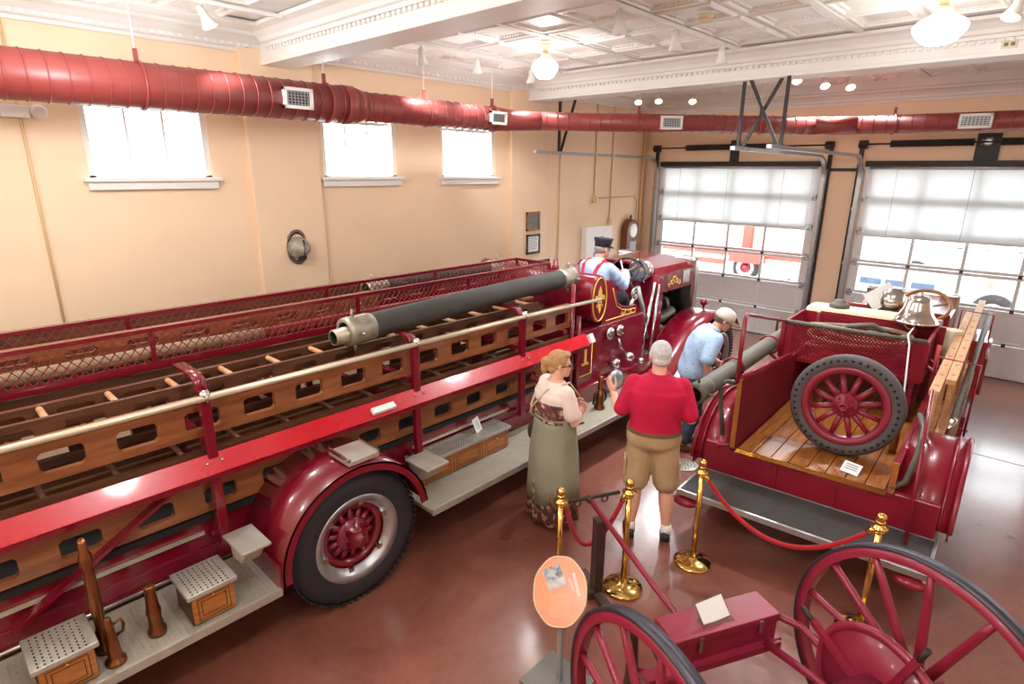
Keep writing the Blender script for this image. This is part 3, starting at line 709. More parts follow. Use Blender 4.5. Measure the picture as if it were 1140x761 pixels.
# rear fender
def fender(x0, x1, cy, cz, R, a0, a1, mat_, parent, lip=.06, nm='rear_fender', n=20):
    pts = [(cy+R*math.cos(math.radians(a0+(a1-a0)*k/n)), cz+R*math.sin(math.radians(a0+(a1-a0)*k/n))) for k in range(n+1)]
    o = MB().strip(pts, .014, 'yz', x0, x1).build(nm, mat_, parent)
    pr = [(cy+(R-lip)*math.cos(math.radians(a0+(a1-a0)*k/n)), cz+(R-lip)*math.sin(math.radians(a0+(a1-a0)*k/n))) for k in range(n+1)]
    ring = pts+pr[::-1]
    xo = x1 if abs(x1) < abs(x0) else x0
    m = MB(); nn = n+1
    m.add([(xo, p[0], p[1]) for p in pts]+[(xo, p[0], p[1]) for p in pr]+[(xo-.012, p[0], p[1]) for p in pts]+[(xo-.012, p[0], p[1]) for p in pr],
          [(k, k+1, nn+k+1, nn+k) for k in range(n)]+[(2*nn+k, 3*nn+k, 3*nn+k+1, 2*nn+k+1) for k in range(n)]+[(nn+k, nn+k+1, 3*nn+k+1, 3*nn+k) for k in range(n)], False)
    m.build('fender_lip', mat_, o)
    return o
fo = fender(-3.72, -3.15, 1.87, .5, .585, 8, 184, Mt['red'], tk)
MB().prism([(1.87+.585*math.cos(math.radians(a)), .5+.585*math.sin(math.radians(a))) for a in range(0, 181, 9)], 'yz', -3.73, -3.71).build('inner_guard', Mt['red'], fo)
fender(-5.95, -5.38, 1.87, .5, .585, 8, 172, Mt['red'], tk)
MB().boxx(-3.72, -3.16, 1.27, 1.285, .42, .62).build('fender_skirt', Mt['red'], fo)
# step pads on the fender
def pad(cy, cz, tl, w=.26, x0=-3.42, x1=-3.16):
    R = Matrix.Rotation(tl, 3, 'X'); o = MB().box(((x0+x1)/2, cy, cz), (x1-x0, w, .035), R).build('step_pad', Mt['alu'], tk, bevel=.005)
    for s_ in (-1, 1): MB().box(Vec(((x0+x1)/2, cy, cz))+R@Vec((0, s_*w*.47, .024)), (x1-x0, .016, .02), R).build('pad_rim', Mt['nickel'], o)
    return o
pad(1.93, 1.115, 0, .24); 
def bracket_step(y0, y1, z):
    o = MB().boxx(-3.42, -3.14, y0, y1, z-.02, z).build('step_pad', Mt['alu'], tk, bevel=.005)
    m = MB(); m.prism([(-3.42, z-.02), (-3.16, z-.02), (-3.25, z-.14), (-3.38, z-.16)], 'xz', y0+.03, y1-.03) ; m.build('step_bracket', Mt['board'], o, bevel=.01)
bracket_step(1.06, 1.24, .83); bracket_step(2.44, 2.66, .83)
# posts with hooked tops
for y, zt in ((1.13, 1.78), (2.72, 1.72), (4.0, 1.72)):
    m = MB(); m.boxx(-3.63, -3.58, y-.03, y+.03, .66, zt-.06)
    o = m.build('rack_post', Mt['red'], tk, bevel=.005)
    pts = [(-3.615, zt-.07), (-3.63, zt-.01), (-3.67, zt+.02), (-3.74, zt+.025), (-3.98, zt+.02)]
    MB().strip(pts, .02, 'xz', y-.035, y+.035).build('hook_strap', Mt['red'], o)
    MB().ell((-3.575, y, 1.69), (.03, .035, .035), 10, 6).build('rail_socket', Mt['nickel'], o)
for y in (1.13, 2.72, 4.0):
    MB().bar((-3.66, y-.03, .72), (-3.9, y-.03, .60), .05, .03).build('post_foot', Mt['red'], tk)
MB().bar((-3.66, 1.02, 1.18), (-3.68, .05, .62), .02, .07, (1, 0, 0)).build('diagonal_brace', Mt['red'], tk)
# side guard bar and hand rail
m = MB(); m.add([(-3.55,-1.6,1.17),(-3.525,-1.6,1.19),(-3.60,-1.6,1.30),(-3.625,-1.6,1.28),(-3.55,5.02,1.17),(-3.525,5.02,1.19),(-3.60,5.02,1.30),(-3.625,5.02,1.28)],
  [(0,1,2,3),(7,6,5,4),(0,4,5,1),(1,5,6,2),(2,6,7,3),(3,7,4,0)])
gb = m.build('guard_bar', Mt['bright'], tk, bevel=.004)
MB().boxx(-3.57, -3.55, -1.6, 5.0, 1.14, 1.172).build('guard_flange', Mt['red'], gb)
MB().box((-3.56, 5.06, 1.24), (.07, .07, .1), Matrix.Rotation(-.5, 3, 'Y')).build('end_cap', Mt['white'], gb, bevel=.006)
for y in (1.08, 1.17, 2.68, 2.77, 3.96, 4.05): MB().ell((-3.56, y, 1.255), (.012,.012,.012), 6, 4).build('bolt', Mt['nickel'], gb)
for y in (2.35,): MB().box((-3.53, y, 1.25), (.05, .2, .03), Matrix.Rotation(.55, 3, 'Y')).build('tag_plate', Mt['paper'], gb)
MB().tube([(-3.565, -1.6, 1.675), (-3.565, 4.0, 1.675), (-3.60, 5.28, 1.64)], .019, 12).build('hand_rail', Mt['rail'], tk)
for y in (1.13, 2.72, 4.0): MB().torus((-3.565, y, 1.675), (0, 1, 0), .025, .01, 14, 6).build('rail_clamp', Mt['nickel'], tk)
# ladder bed bearers
for y in (-.4, 1.13, 2.72, 4.0, 4.75):
    m = MB(); m.boxx(-5.45, -3.66, y-.03, y+.03, 1.08, 1.13); m.boxx(-5.45, -3.66, y-.03, y+.03, 1.34, 1.375); m.boxx(-5.45, -5.40, y-.03, y+.03, .84, 1.75); m.build('rack_bearer', Mt['red'], tk)
# wire basket on top
bx0, bx1, bz0, bz1, by0, by1 = -4.88, -4.36, 1.70, 1.95, -1.6, 5.3
bk = MB()
for x in (bx0, bx1):
    bk.boxx(x-.018, x+.018, by0, by1, bz0-.02, bz0+.03); bk.boxx(x-.014, x+.014, by0, by1, bz1-.012, bz1+.016)
    for y in (-.5, 1.1, 2.7, 4.0, by1): bk.boxx(x-.012, x+.012, y-.015, y+.015, bz0, bz1)
for z in (bz0, bz1): bk.boxx(bx0, bx1, by1-.014, by1+.014, z-.014, z+.014)
bk = bk.build('basket_frame', Mt['red'], tk)
m = MB()
for x in (bx0, bx1): m.lattice((x, -.6, bz0+.02), (0, by1+.6, 0), (0, 0, bz1-bz0-.03), .058, .0065, .8)
m.lattice((bx0, by1, bz0+.02), (bx1-bx0, 0, 0), (0, 0, bz1-bz0-.03), .058, .0065, .8)
m.build('wire_mesh', mat('mesh_red', (150,62,62), .4, .2), bk, kind='stuff')
m = MB()
for k in range(9): m.boxx(bx0, bx1, -.5+.7*k, -.44+.7*k, bz0-.02, bz0)
m.build('basket_slat', Mt['red'], bk)
MB().boxx(-5.42, -5.36, -1.6, 5.2, 1.62, 1.86).build('far_rack_rail', Mt['wood2'], tk)
# ---- cab ----
for y in (4.83, 4.95): MB().tube([(-3.64, y, .5), (-3.64, y, 1.86 if y < 4.9 else 1.5)], .024, 10).build('corner_post', Mt['red'], tk)
MB().bar((-3.68, 4.85, .62), (-3.68, 4.2, 1.0), .04, .06).build('step_iron', Mt['red'], tk)
# oval tank across the cab
m = MB(); rings = []
for x, s_ in ((-5.5, .9), (-5.48, 1), (-3.68, 1), (-3.655, .97)):
    rings.append([(x, 5.34+.155*s_*math.cos(2*PI*k/36), 1.62+.275*s_*math.sin(2*PI*k/36)) for k in range(36)])
ovt = m.loft(rings).build('oval_tank', Mt['red'], tk)
m = MB(); rr = [(5.34+.132*math.cos(2*PI*k/48), 1.62+.245*math.sin(2*PI*k/48)) for k in range(48)]
m.tube([(-3.652, y, z) for y, z in rr], .007, 6, closed=True); m.build('gold_border', Mt['gold'], ovt)
fl_ = MB()
def leaf(poly, mb, x0=-3.652, x1=-3.645): mb.prism([(5.34+a, 1.62+b) for a, b in poly], 'yz', x0, x1)
leaf([(0,.15),(.03,.09),(.035,.05),(.012,0),(-.012,0),(-.035,.05),(-.03,.09)], fl_)
for s_ in (1, -1): leaf([(s_*.015,.005),(s_*.05,.05),(s_*.085,.04),(s_*.09,0),(s_*.07,-.02),(s_*.065,.01),(s_*.04,.0),(s_*.015,-.02)][::s_], fl_)
leaf([(-.04,-.02),(-.04,-.035),(.04,-.035),(.04,-.02)], fl_); leaf([(0,-.16),(.025,-.11),(.02,-.05),(-.02,-.05),(-.025,-.11)], fl_)
for s_ in (1, -1): leaf([(s_*.015,-.04),(s_*.05,-.09),(s_*.06,-.075),(s_*.03,-.035)][::-s_], fl_)
fl_.build('fleur_de_lis', Mt['gold'], ovt)
MB().lathe([(.001, .12), (.03, .12), (.032, .05), (.045, .04), (.045, 0)], (-4.3, 5.34, 1.88), n=14).build('filler_cap', Mt['red'], ovt)
# seat with scrolled side
pro = [(5.47,1.28),(6.22,1.28),(6.24,1.36),(6.2,1.42),(6.05,1.42),(5.92,1.44),(5.80,1.50),(5.74,1.62),(5.70,1.74),(5.6,1.8),(5.5,1.76)]
se = MB().prism(pro, 'yz', -3.74, -3.70).build('seat_side', Mt['red'], tk, bevel=.004)
MB().prism(pro, 'yz', -5.42, -5.38).build('seat_side', Mt['red'], tk)
m = MB(); m.tube([(-3.695, a, b) for a, b in ((5.55,1.33),(6.17,1.33),(6.18,1.38),(6.03,1.385),(5.88,1.41),(5.76,1.47),(5.70,1.6),(5.66,1.7))], .006, 6); m.build('gold_line', Mt['gold'], se)
m = MB()
for c, r, a0, a1 in (((5.98,1.365), .03, 0, 5), ((5.9,1.36), .022, 2, 6.5), ((6.07,1.355), .02, -1, 3.6)):
    m.tube([(-3.694, c[0]+r*math.cos(a0+(a1-a0)*k/10), c[1]+r*math.sin(a0+(a1-a0)*k/10)) for k in range(11)], .006, 6)
m.build('gold_scroll', Mt['gold'], se)
MB().boxx(-5.4, -3.72, 5.5, 6.15, .82, 1.28).build('seat_box', Mt['red'], tk)
MB().boxx(-5.36, -3.76, 5.52, 6.12, 1.28, 1.36).build('seat_cushion', mat('black_leather', (44,40,40), .45, bump=.3, bscale=25), tk, bevel=.03)
MB().boxx(-5.36, -3.76, 5.46, 5.56, 1.36, 1.68).build('seat_back', mat('black_leather_back', (44,40,40), .45, bump=.3, bscale=25), tk, bevel=.03)
# side panel with numeral and fittings
sp = MB().boxx(-3.74, -3.66, 4.97, 6.35, .60, 1.30).build('cab_panel', Mt['red'], tk, bevel=.008)
MB().boxx(-3.73, -3.60, 4.9, 7.0, .46, .66).build('cab_sill', Mt['red'], tk, bevel=.008)
m = MB(); m.boxx(-3.66, -3.652, 5.10, 5.14, .92, 1.16); m.boxx(-3.66, -3.652, 5.06, 5.18, .90, .925); m.prism([(5.06,1.12),(5.10,1.16),(5.10,1.12)], 'yz', -3.66, -3.652); m.build('number_one', Mt['gold'], sp)
m = MB(); m.tube([(-3.655, y, z) for y, z in ((5.02,.78),(5.24,.78),(5.24,1.24))], .005, 6); m.build('gold_line', Mt['gold'], sp)
def knob(c, r, l, nm, mt): MB().lathe([(.001, l), (r*.8, l), (r, l*.7), (r, l*.3), (r*.4, l*.2), (r*.4, 0)], c, (1, 0, 0), 18).build(nm, mt, sp)
knob((-3.66, 5.55, 1.19), .075, .06, 'gauge', Mt['nickel']); knob((-3.66, 5.75, 1.19), .07, .06, 'gauge', Mt['nickel'])
knob((-3.66, 5.6, .83), .06, .14, 'pump_valve', Mt['chrome']); knob((-3.66, 5.86, .86), .055, .16, 'pump_valve', Mt['chrome']); knob((-3.66, 6.2, .72), .04, .12, 'pump_valve', Mt['nickel'])
MB().tube([(-3.62, 5.72, 1.1), (-3.6, 5.74, 1.0), (-3.6, 5.82, .92)], .016, 8).build('pipe', Mt['nickel'], sp)
MB().boxx(-3.66, -3.63, 5.45, 5.9, 1.10, 1.125).build('gauge_bar', Mt['red'], sp)
m = MB(); m.lathe([(.001, .035), (.10, .03), (.115, 0), (.10, -.02), (.001, -.03)], (-3.52, 5.55, .66), (1, -.2, .1), 24); m.build('hand_gong', Mt['galv'], tk)
MB().tube([(-3.54, 5.55, .5), (-3.54, 5.58, .84)], .012, 8).build('gong_handle', Mt['galv'], tk)
# dash, steering, levers
MB().prism([(6.75,.66),(7.0,.66),(7.0,1.62),(6.92,1.68),(6.84,1.6),(6.80,1.2)], 'yz', -5.35, -3.78).build('dashboard', Mt['red'], tk, bevel=.008)
MB().boxx(-5.4, -3.72, 6.1, 6.95, .62, .68).build('cab_floor', Mt['mat'], tk)
sw = MB().torus((-4.12, 6.52, 1.74), (0, -.75, .66), .215, .016, 36, 8).build('steering_wheel', Mt['black'], tk)
m = MB(); cs = Vec((-4.12, 6.52, 1.74)); ax_ = Vec((0, -.75, .66)).normalized(); u_ = Vec((1,0,0)); v_ = ax_.cross(u_)
for k in range(4): d = u_*math.cos(k*PI/2+.6)+v_*math.sin(k*PI/2+.6); m.bar(cs-ax_*.03, cs+d*.21, .018, .012, ax_)
m.build('wheel_spoke', Mt['nickel'], sw)
MB().tube([cs-ax_*.03, cs-ax_*.95], .022, 10).build('steering_column', Mt['nickel'], sw)
m = MB(); m.lathe([(.001, -.12), (.05, -.12), (.12, -.08), (.135, 0), (.135, .10), (.15, .12), (.15, .15), (.135, .16)], (-3.98, 6.8, 1.74), (.15, -.95, .12), 32, cap=False)
bl = m.build('search_lamp', Mt['chrome'], tk)
MB().lathe([(.001, .13), (.1, .14), (.134, .14)], (-3.98, 6.8, 1.74), (.15, -.95, .12), 32).build('lamp_lens', Mt['nickel'], bl)
MB().tube([(-3.98, 6.85, 1.6), (-3.98, 6.9, 1.35)], .02, 8).build('lamp_bracket', Mt['chrome'], bl)
MB().tube([(-3.76, 6.72, 1.62), (-3.70, 6.45, .95), (-3.70, 6.42, .70)], .02, 10).build('brake_lever', Mt['chrome'], tk)
MB().tube([(-3.76, 6.84, 1.58), (-3.70, 6.66, .95), (-3.70, 6.62, .66)], .016, 10).build('gear_lever', Mt['chrome'], tk)
m = MB(); m.torus((-3.8, 6.32, 1.52), (1, 0, 0), .075, .014, 18, 6); m.torus((-3.8, 6.32, 1.52), (1, 0, 0), .035, .014, 14, 6); m.tube([(-3.8, 6.28, 1.46), (-3.8, 6.2, 1.36)], .03, 8)
m.build('siren_horn', Mt['nickel'], tk)
MB().tube([(-3.8, 6.38, 1.6), (-3.78, 6.5, 1.3), (-3.76, 6.62, .9)], .03, 10).build('horn_pipe', Mt['galv'], tk)
# hood, engine, radiator
m = MB(); hw = .66
prof = [(-hw, 1.40), (-hw, 1.66), (-hw+.06, 1.74), (-.2, 1.80), (.2, 1.80), (hw-.06, 1.74), (hw, 1.66), (hw, 1.40), (hw-.03, 1.40), (hw-.03, 1.64), (.2, 1.77), (-.2, 1.77), (-hw+.03, 1.64), (-hw+.03, 1.40)]
hd = m.prism([(XC+a, b) for a, b in prof][::-1], 'xz', 6.98, 8.06).build('hood', Mt['red'], tk)
MB().boxx(XC+hw-.002, XC+hw+.008, 7.08, 7.28, 1.45, 1.63).build('louvre_panel', mat('louvre_dark_red', (96,14,24), .4), hd)
MB().boxx(XC+hw-.002, XC+hw+.008, 7.74, 7.94, 1.46, 1.64).build('name_plate', Mt['nickel'], hd)
m = MB()
for c, r, a0, a1 in (((7.50,1.55), .04, 0, 5.2), ((7.43,1.51), .03, 1, 6), ((7.57,1.52), .03, -2, 3.2), ((7.65,1.49), .025, -2.5, 2), ((7.36,1.48), .02, 1, 5)):
    m.tube([(XC+hw+.004, c[0]+r*math.cos(a0+(a1-a0)*k/10), c[1]+r*math.sin(a0+(a1-a0)*k/10)) for k in range(11)], .008, 6)
m.build('gold_scroll', Mt['gold'], hd)
MB().boxx(XC-.6, XC+.6, 7.02, 8.06, .62, .72).build('engine_pan', Mt['dark'], tk)
MB().boxx(XC-.62, XC+.3, 7.9, 8.04, .7, 1.4).build('fan_shroud', Mt['dark'], tk)
MB().boxx(XC-.3, XC+.2, 7.05, 7.9, .72, 1.36).build('engine_block', Mt['iron'], tk, bevel=.02)
for k in range(3):
    y = 7.15+.26*k
    m = MB(); m.lathe([(.09, 0), (.09, .22), (.06, .26), (.001, .27)], (XC+.33, y, 1.0), n=16); m.tube([(XC+.33, y, 1.24), (XC+.46, y+.03, 1.2), (XC+.5, y+.05, 1.0)], .03, 8); m.build('cylinder_jug', Mt['engine'], tk)
MB().tube([(XC+.48, 7.1, .98), (XC+.5, 7.5, .96), (XC+.5, 7.8, 1.02)], .07, 12).build('exhaust_manifold', Mt['engine'], tk)
m = MB(); m.lathe([(.001, .1), (.05, .1), (.06, .04), (.06, -.04), (.03, -.05)], (XC+.53, 7.3, .86), (1, 0, 0), 14); m.tube([(XC+.53, 7.2, .84), (XC+.53, 7.75, .8)], .02, 8); m.build('carburettor', Mt['engine'], tk)
MB().tube([(XC+.62, 7.08, 1.38), (XC+.64, 7.1, 1.3), (XC+.64, 7.12, .84)], .024, 10).build('stay_pipe', Mt['nickel'], tk)
MB().boxx(XC-.68, XC+.68, 8.06, 8.22, .62, 1.78).build('radiator_shell', Mt['nickel'], tk, bevel=.03)
MB().boxx(XC-.56, XC+.56, 8.2, 8.235, .72, 1.66).build('radiator_core', Mt['grille'], tk)
MB().boxx(XC+.6, XC+.7, 6.98, 8.06, .72, .80).build('hood_ledge', mat('ledge_wood', (150,92,56), .4), tk, bevel=.006)
# front fender: long sweep over the wheel
pts = [(6.3,.47),(6.5,.56),(6.75,.74),(7.0,.92),(7.25,1.05),(7.5,1.11),(7.8,1.12),(8.1,1.06),(8.3,.94),(8.42,.8)]
ff = MB().strip(pts[::-1], .016, 'yz', -3.74, -3.25).build('front_fender', Mt['red'], tk)
MB().strip(pts[::-1], .016, 'yz', -5.86, -5.36).build('front_fender', Mt['red'], tk)
MB().prism([(6.3,.5)]+[(a, b-.01) for a, b in pts[1:]]+[(8.3,.6),(7.9,.75),(7.2,.62),(6.9,.5)], 'yz', -3.76, -3.73).build('inner_apron', Mt['red'], ff)
m = MB(); m.lathe([(.001,.06),(.035,.055),(.05,.02),(.05,-.04),(.03,-.07),(.001,-.08)], (-3.62, 7.95, 1.19), (0,1,0), 18); m.tube([(-3.62,7.95,1.15),(-3.62,7.9,1.05)], .02, 8); m.build('side_lamp', Mt['red'], tk)
MB().boxx(-3.84, -3.66, 6.95, 8.1, .6, .86).build('frame_side', Mt['red'], tk, bevel=.008)
for y in (.3,): MB().tube([(-3.7, y-.9, .50), (-3.7, y+.9, .50)], .012, 6).build('hold_rail', Mt['nickel'], tk)

# ================= LADDERS ON THE RACK =================
def ladder(label, xs, y0, y1, z0, z1, wood, pitch=.36, slot=.19, th=.036, rung=True, cap=False, group='wooden ladders on the truck rack', y_off=0, rmat=None, rh=.5):
    t = thing('wooden_ladder', label, 'ladder', ((xs[0]+xs[-1])/2, (y0+y1)/2, z0), 0, group)
    h = z1-z0; ct = h*.24; cb = h*.22
    for x in xs:
        m = MB(); m.boxx(x-th/2, x+th/2, y0, y1, z1-ct, z1); m.boxx(x-th/2, x+th/2, y0, y1, z0, z0+cb)
        y = y0+y_off
        while y < y1:
            ya, yb = y+slot, min(y+pitch, y1)
            if yb > ya:
                ch = .018
                m.prism([(ya-ch, z0+cb), (yb+ch, z0+cb), (yb, z0+cb+ch), (yb, z1-ct-ch), (yb+ch, z1-ct), (ya-ch, z1-ct), (ya, z1-ct-ch), (ya, z0+cb+ch)], 'yz', x-th/2, x+th/2)
            y += pitch
        s_ = m.build('stringer', wood, t)
        if cap:
            MB().boxx(x-th*.9, x+th*.9, y0, y1, z1, z1+.03).build('top_cap', wood, s_, bevel=.006)
    if rung:
        y = y0+y_off+slot+(pitch-slot)/2; src = None
        while y < y1-.05:
            if src is None:
                src = MB().tube([(xs[0], y, z0+h*rh), (xs[-1], y, z0+h*rh)], .019, 8).build('rung', rmat or wood, t); l0 = src.location.copy(); yy0 = y
            else: share(src, t, l0+Vec((0, y-yy0, 0)))
            y += pitch
    return t
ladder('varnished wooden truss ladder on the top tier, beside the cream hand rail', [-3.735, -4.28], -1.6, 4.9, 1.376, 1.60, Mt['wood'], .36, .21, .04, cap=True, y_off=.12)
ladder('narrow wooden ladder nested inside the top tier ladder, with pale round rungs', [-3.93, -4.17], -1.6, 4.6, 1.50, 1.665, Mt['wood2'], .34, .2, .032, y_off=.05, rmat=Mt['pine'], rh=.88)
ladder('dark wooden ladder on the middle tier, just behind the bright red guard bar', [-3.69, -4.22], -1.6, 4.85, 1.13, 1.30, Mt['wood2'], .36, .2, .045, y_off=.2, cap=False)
ladder('wooden truss ladder on the lowest tier, below the red guard bar', [-3.72, -4.3], -1.6, 4.7, .86, 1.07, Mt['wood'], .38, .2, .04, y_off=.02)
ladder('short wooden ladder lying inside the wire basket', [-4.66, -4.8], -1.6, 3.1, 1.73, 1.87, Mt['wood'], .36, .2, .03, y_off=.1)
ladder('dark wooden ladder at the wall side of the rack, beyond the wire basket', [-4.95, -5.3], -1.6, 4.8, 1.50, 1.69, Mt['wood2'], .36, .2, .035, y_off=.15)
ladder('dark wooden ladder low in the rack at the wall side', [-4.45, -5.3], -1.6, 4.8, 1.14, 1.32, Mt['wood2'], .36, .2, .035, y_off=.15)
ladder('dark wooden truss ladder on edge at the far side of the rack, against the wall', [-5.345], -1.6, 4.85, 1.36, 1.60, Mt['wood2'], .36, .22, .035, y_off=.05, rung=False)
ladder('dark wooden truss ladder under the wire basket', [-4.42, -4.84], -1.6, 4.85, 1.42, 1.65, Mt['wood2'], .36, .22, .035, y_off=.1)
# hose and plank in the basket
tag(MB().tube([(-4.47, -1.5, 1.76), (-4.46, .3, 1.765), (-4.48, 1.2, 1.76), (-4.47, 1.9, 1.75)], .045, 12).build('canvas_hose', Mt['tan']), 'brown canvas hose laid lengthwise in the wire basket', 'hose')
tag(MB().boxx(-4.60, -4.53, .6, 4.6, 1.705, 1.76).build('red_plank', Mt['duct'], bevel=.004), 'long red painted plank lying in the wire basket', 'plank')
# black suction hoses
def suction(pts, r, label, hm, cm, open_end):
    t = thing('suction_hose', label, 'suction hose', pts[len(pts)//2])
    P_ = [Vec(p) for p in pts]; n = 150; L = []
    for i in range(n+1):
        f = i/n*(len(P_)-1); k = min(int(f), len(P_)-2); f -= k
        p0 = P_[max(k-1, 0)]; p1 = P_[k]; p2 = P_[k+1]; p3 = P_[min(k+2, len(P_)-1)]
        L.append(.5*((2*p1)+(p2-p0)*f+(2*p0-5*p1+4*p2-p3)*f*f+(3*p1-p0-3*p2+p3)*f**3))
    MB().tube(L, [r*(1+.012*(i % 2)) for i in range(n+1)], 24).build('hose_body', hm, t)
    for e, s_ in ((0, 1), (-1, -1)):
        d = (L[1]-L[0]).normalized() if e == 0 else (L[-2]-L[-1]).normalized()
        o = L[e]
        MB().lathe([(r*.8, -.10), (r*1.1, -.10), (r*1.16, -.06), (r*1.12, -.03), (r*1.12, .10), (r*1.04, .14), (r*.9, .15)], o, d, 28, cap=False).build('coupling', cm, t)
        MB().lathe([(.001, -.03), (r*.85, -.03), (r*.85, -.02), (.001, -.02)], o, d, 24).build('inner_wall', Mt['dark'], t)
        if open_end and e == 0:
            MB().lathe([(r*.5, -.2), (r*.62, -.2), (r*.66, -.06), (r*.9, -.02)], o+Vec((0, 0, -.02)), d, 20, cap=False).build('strainer', cm, t)
        q = d.cross(Vec((0, 0, 1))).normalized(); w = q.cross(d)
        for vv in (w, -w, q, -q): MB().tube([o+vv*r*1.05-d*.02, o+vv*(r*1.05+.06)-d*.02], [.014, .01], 8).build('lug_handle', cm, t)
    return t
Mt['coupl'] = mat('worn_coupling', (170,164,148), .4, .6, var=.35, vscale=14)
suction([(-3.86, 2.36, 1.805), (-3.88, 3.2, 1.83), (-3.94, 4.3, 1.845), (-3.97, 5.14, 1.85)], .10, 'thick black suction hose lying on top of the ladders, with a worn metal coupling', Mt['hose'], Mt['coupl'], True)
suction([(-5.16, 3.4, 1.80), (-5.16, 4.3, 1.81), (-5.16, 5.2, 1.82)], .09, 'thick black suction hose on the wall side of the wire basket', Mt['hose'], Mt['coupl'], False)
# ================= THINGS ON THE RUNNING BOARD =================
def toolbox(label, x0, x1, y0, y1, z0, z1, n, group=None):
    t = thing('running_board_box', label, 'tool box', ((x0+x1)/2, (y0+y1)/2, z0), 0, group)
    MB().boxx(x0, x1-.02, y0+.01, y1-.01, z0, z1-.03).build('body', mat('box_brown', (84,52,32), .5), t)
    o = MB().boxx(x0-.01, x1+.015, y0-.01, y1+.01, z1-.03, z1).build('lid', Mt['alu'], t, bevel=.005)
    m = MB()
    j = x0+.02
    while j < x1-.01:
        k = y0+.02
        while k < y1-.02: m.boxx(j, j+.016, k, k+.008, z1, z1+.002); k += .028
        j += .03
    if x1-x0 < .35: m.build('tread_pattern', Mt['nickel'], o, kind='stuff')
    w = (y1-y0-.02)/n
    for k in range(n):
        a, b = y0+.01+k*w, y0+.01+(k+1)*w
        f = MB().boxx(x1-.02, x1, a+.004, b-.004, z0+.015, z1-.035).build('door_panel', Mt['oak'], t, bevel=.003)
        i_ = MB()
        for q in (.03, .05):
            for (aa, bb, cc, dd) in ((a+q, a+q+.005, z0+q, z1-.02-q), (b-q-.005, b-q, z0+q, z1-.02-q), (a+q, b-q, z0+q, z0+q+.005), (a+q, b-q, z1-.025-q, z1-.02-q)):
                if dd > cc: i_.boxx(x1-.001, x1+.0015, aa, bb, cc, dd)
        i_.build('inlay_line', mat('inlay_dark', (92,52,22), .5), f)
        if n == 1 or k != 1:
            kn = MB().tube([(x1, (a+b)/2, z1-.06), (x1+.02, (a+b)/2, z1-.065), (x1+.02, (a+b)/2, z1-.10), (x1, (a+b)/2, z1-.105)], .005, 6) if n > 1 else MB().lathe([(.001, .012), (.008, .012), (.006, 0)], (x1, (a+b)/2, z1-.055), (1,0,0), 8)
            kn.build('handle', Mt['brass'] if n == 1 else Mt['nickel'], f)
    return t
toolbox('small oak tool box with treaded metal lid on the running board beside the rear fender', -3.48, -3.21, .77, 1.03, .452, .672, 1, 'tool boxes on the running board')
toolbox('small oak tool box with treaded metal lid next to the tall bronze play pipe', -3.48, -3.21, .07, .33, .452, .672, 1, 'tool boxes on the running board')
toolbox('long oak tool box with three panels and plain grey lid on the running board', -3.71, -3.5, 2.66, 3.72, .452, .672, 3, 'tool boxes on the running board')
tc_ = thing('display_card', 'small white standing display card on the long oak tool box', 'sign', (-3.62, 3.42, .674))
MB().add([(-3.66,3.36,.674),(-3.60,3.48,.674),(-3.66,3.48,.80),(-3.72,3.36,.80)], [(0,1,2,3),(3,2,1,0)])
R_ = Matrix.Rotation(math.radians(20), 3, 'Z') @ Matrix.Rotation(math.radians(-22), 3, 'Y')
MB().box((-3.63, 3.42, .735), (.006, .11, .13), R_).build('card', Mt['paper'], tc_)
m = MB()
for k in range(4): m.box(Vec((-3.63, 3.42, .735))+R_@Vec((.004, 0, .03-.02*k)), (.001, .06, .005), R_)
m.build('print', Mt['ink'], tc_, kind='stuff')
def pipe_nozzle(label, x, y, prof, h=True, name='play_pipe', group='bronze nozzles on the running board'):
    t = thing(name, label, 'nozzle', (x, y, .452), 0, group)
    MB().lathe(prof, (x, y, .4525), n=20).build('barrel', Mt['bronze'], t)
    if h:
        m = MB()
        for s_ in (-1, 1): m.tube([(x, y+s_*.03, .50), (x, y+s_*.09, .52), (x, y+s_*.10, .56), (x, y+s_*.09, .60), (x, y+s_*.04, .58)], .009, 8)
        m.build('handle_ring', Mt['bronze'], t)
    return t
pipe_nozzle('tall slender bronze play pipe standing on the running board', -3.40, .385, [(.05,0),(.05,.03),(.036,.05),(.038,.10),(.024,.16),(.028,.22),(.031,.30),(.026,.5),(.022,.52),(.031,.55),(.033,.6),(.022,.62),(.021,.68),(.014,.70),(.014,.66)])
pipe_nozzle('slim bronze nozzle tip standing between the tall play pipe and the board edge', -3.26, .40, [(.05,0),(.05,.02),(.03,.03),(.034,.06),(.022,.20),(.016,.28),(.012,.285)], False, 'nozzle_tip')
pipe_nozzle('short stout bronze nozzle tip on the running board beside a small oak box', -3.33, .62, [(.048,0),(.05,.03),(.036,.05),(.034,.12),(.04,.15),(.034,.18),(.026,.29),(.03,.31),(.022,.32)], False, 'nozzle_tip')
pipe_nozzle('tiny bronze nozzle tip behind the stout one', -3.42, .64, [(.035,0),(.035,.02),(.022,.03),(.018,.10),(.016,.14)], False, 'nozzle_tip')
t = pipe_nozzle('bronze hand nozzle with two looped handles standing near the cab', -3.42, 5.10, [(.06,0),(.065,.02),(.045,.04),(.05,.12),(.04,.2),(.028,.21),(.032,.25),(.026,.26),(.026,.37),(.02,.38)], False)
m = MB()
for s_ in (-1, 1): m.tube([(-3.42, 5.10+s_*.04, .66), (-3.42, 5.10+s_*.10, .65), (-3.42, 5.10+s_*.12, .54), (-3.42, 5.10+s_*.05, .51)], .015, 8)
m.build('loop_handle', Mt['iron'], t)
t = thing('hose_strap', 'looped tan leather strap lying on the running board', 'strap', (-3.5, 4.55, .453))
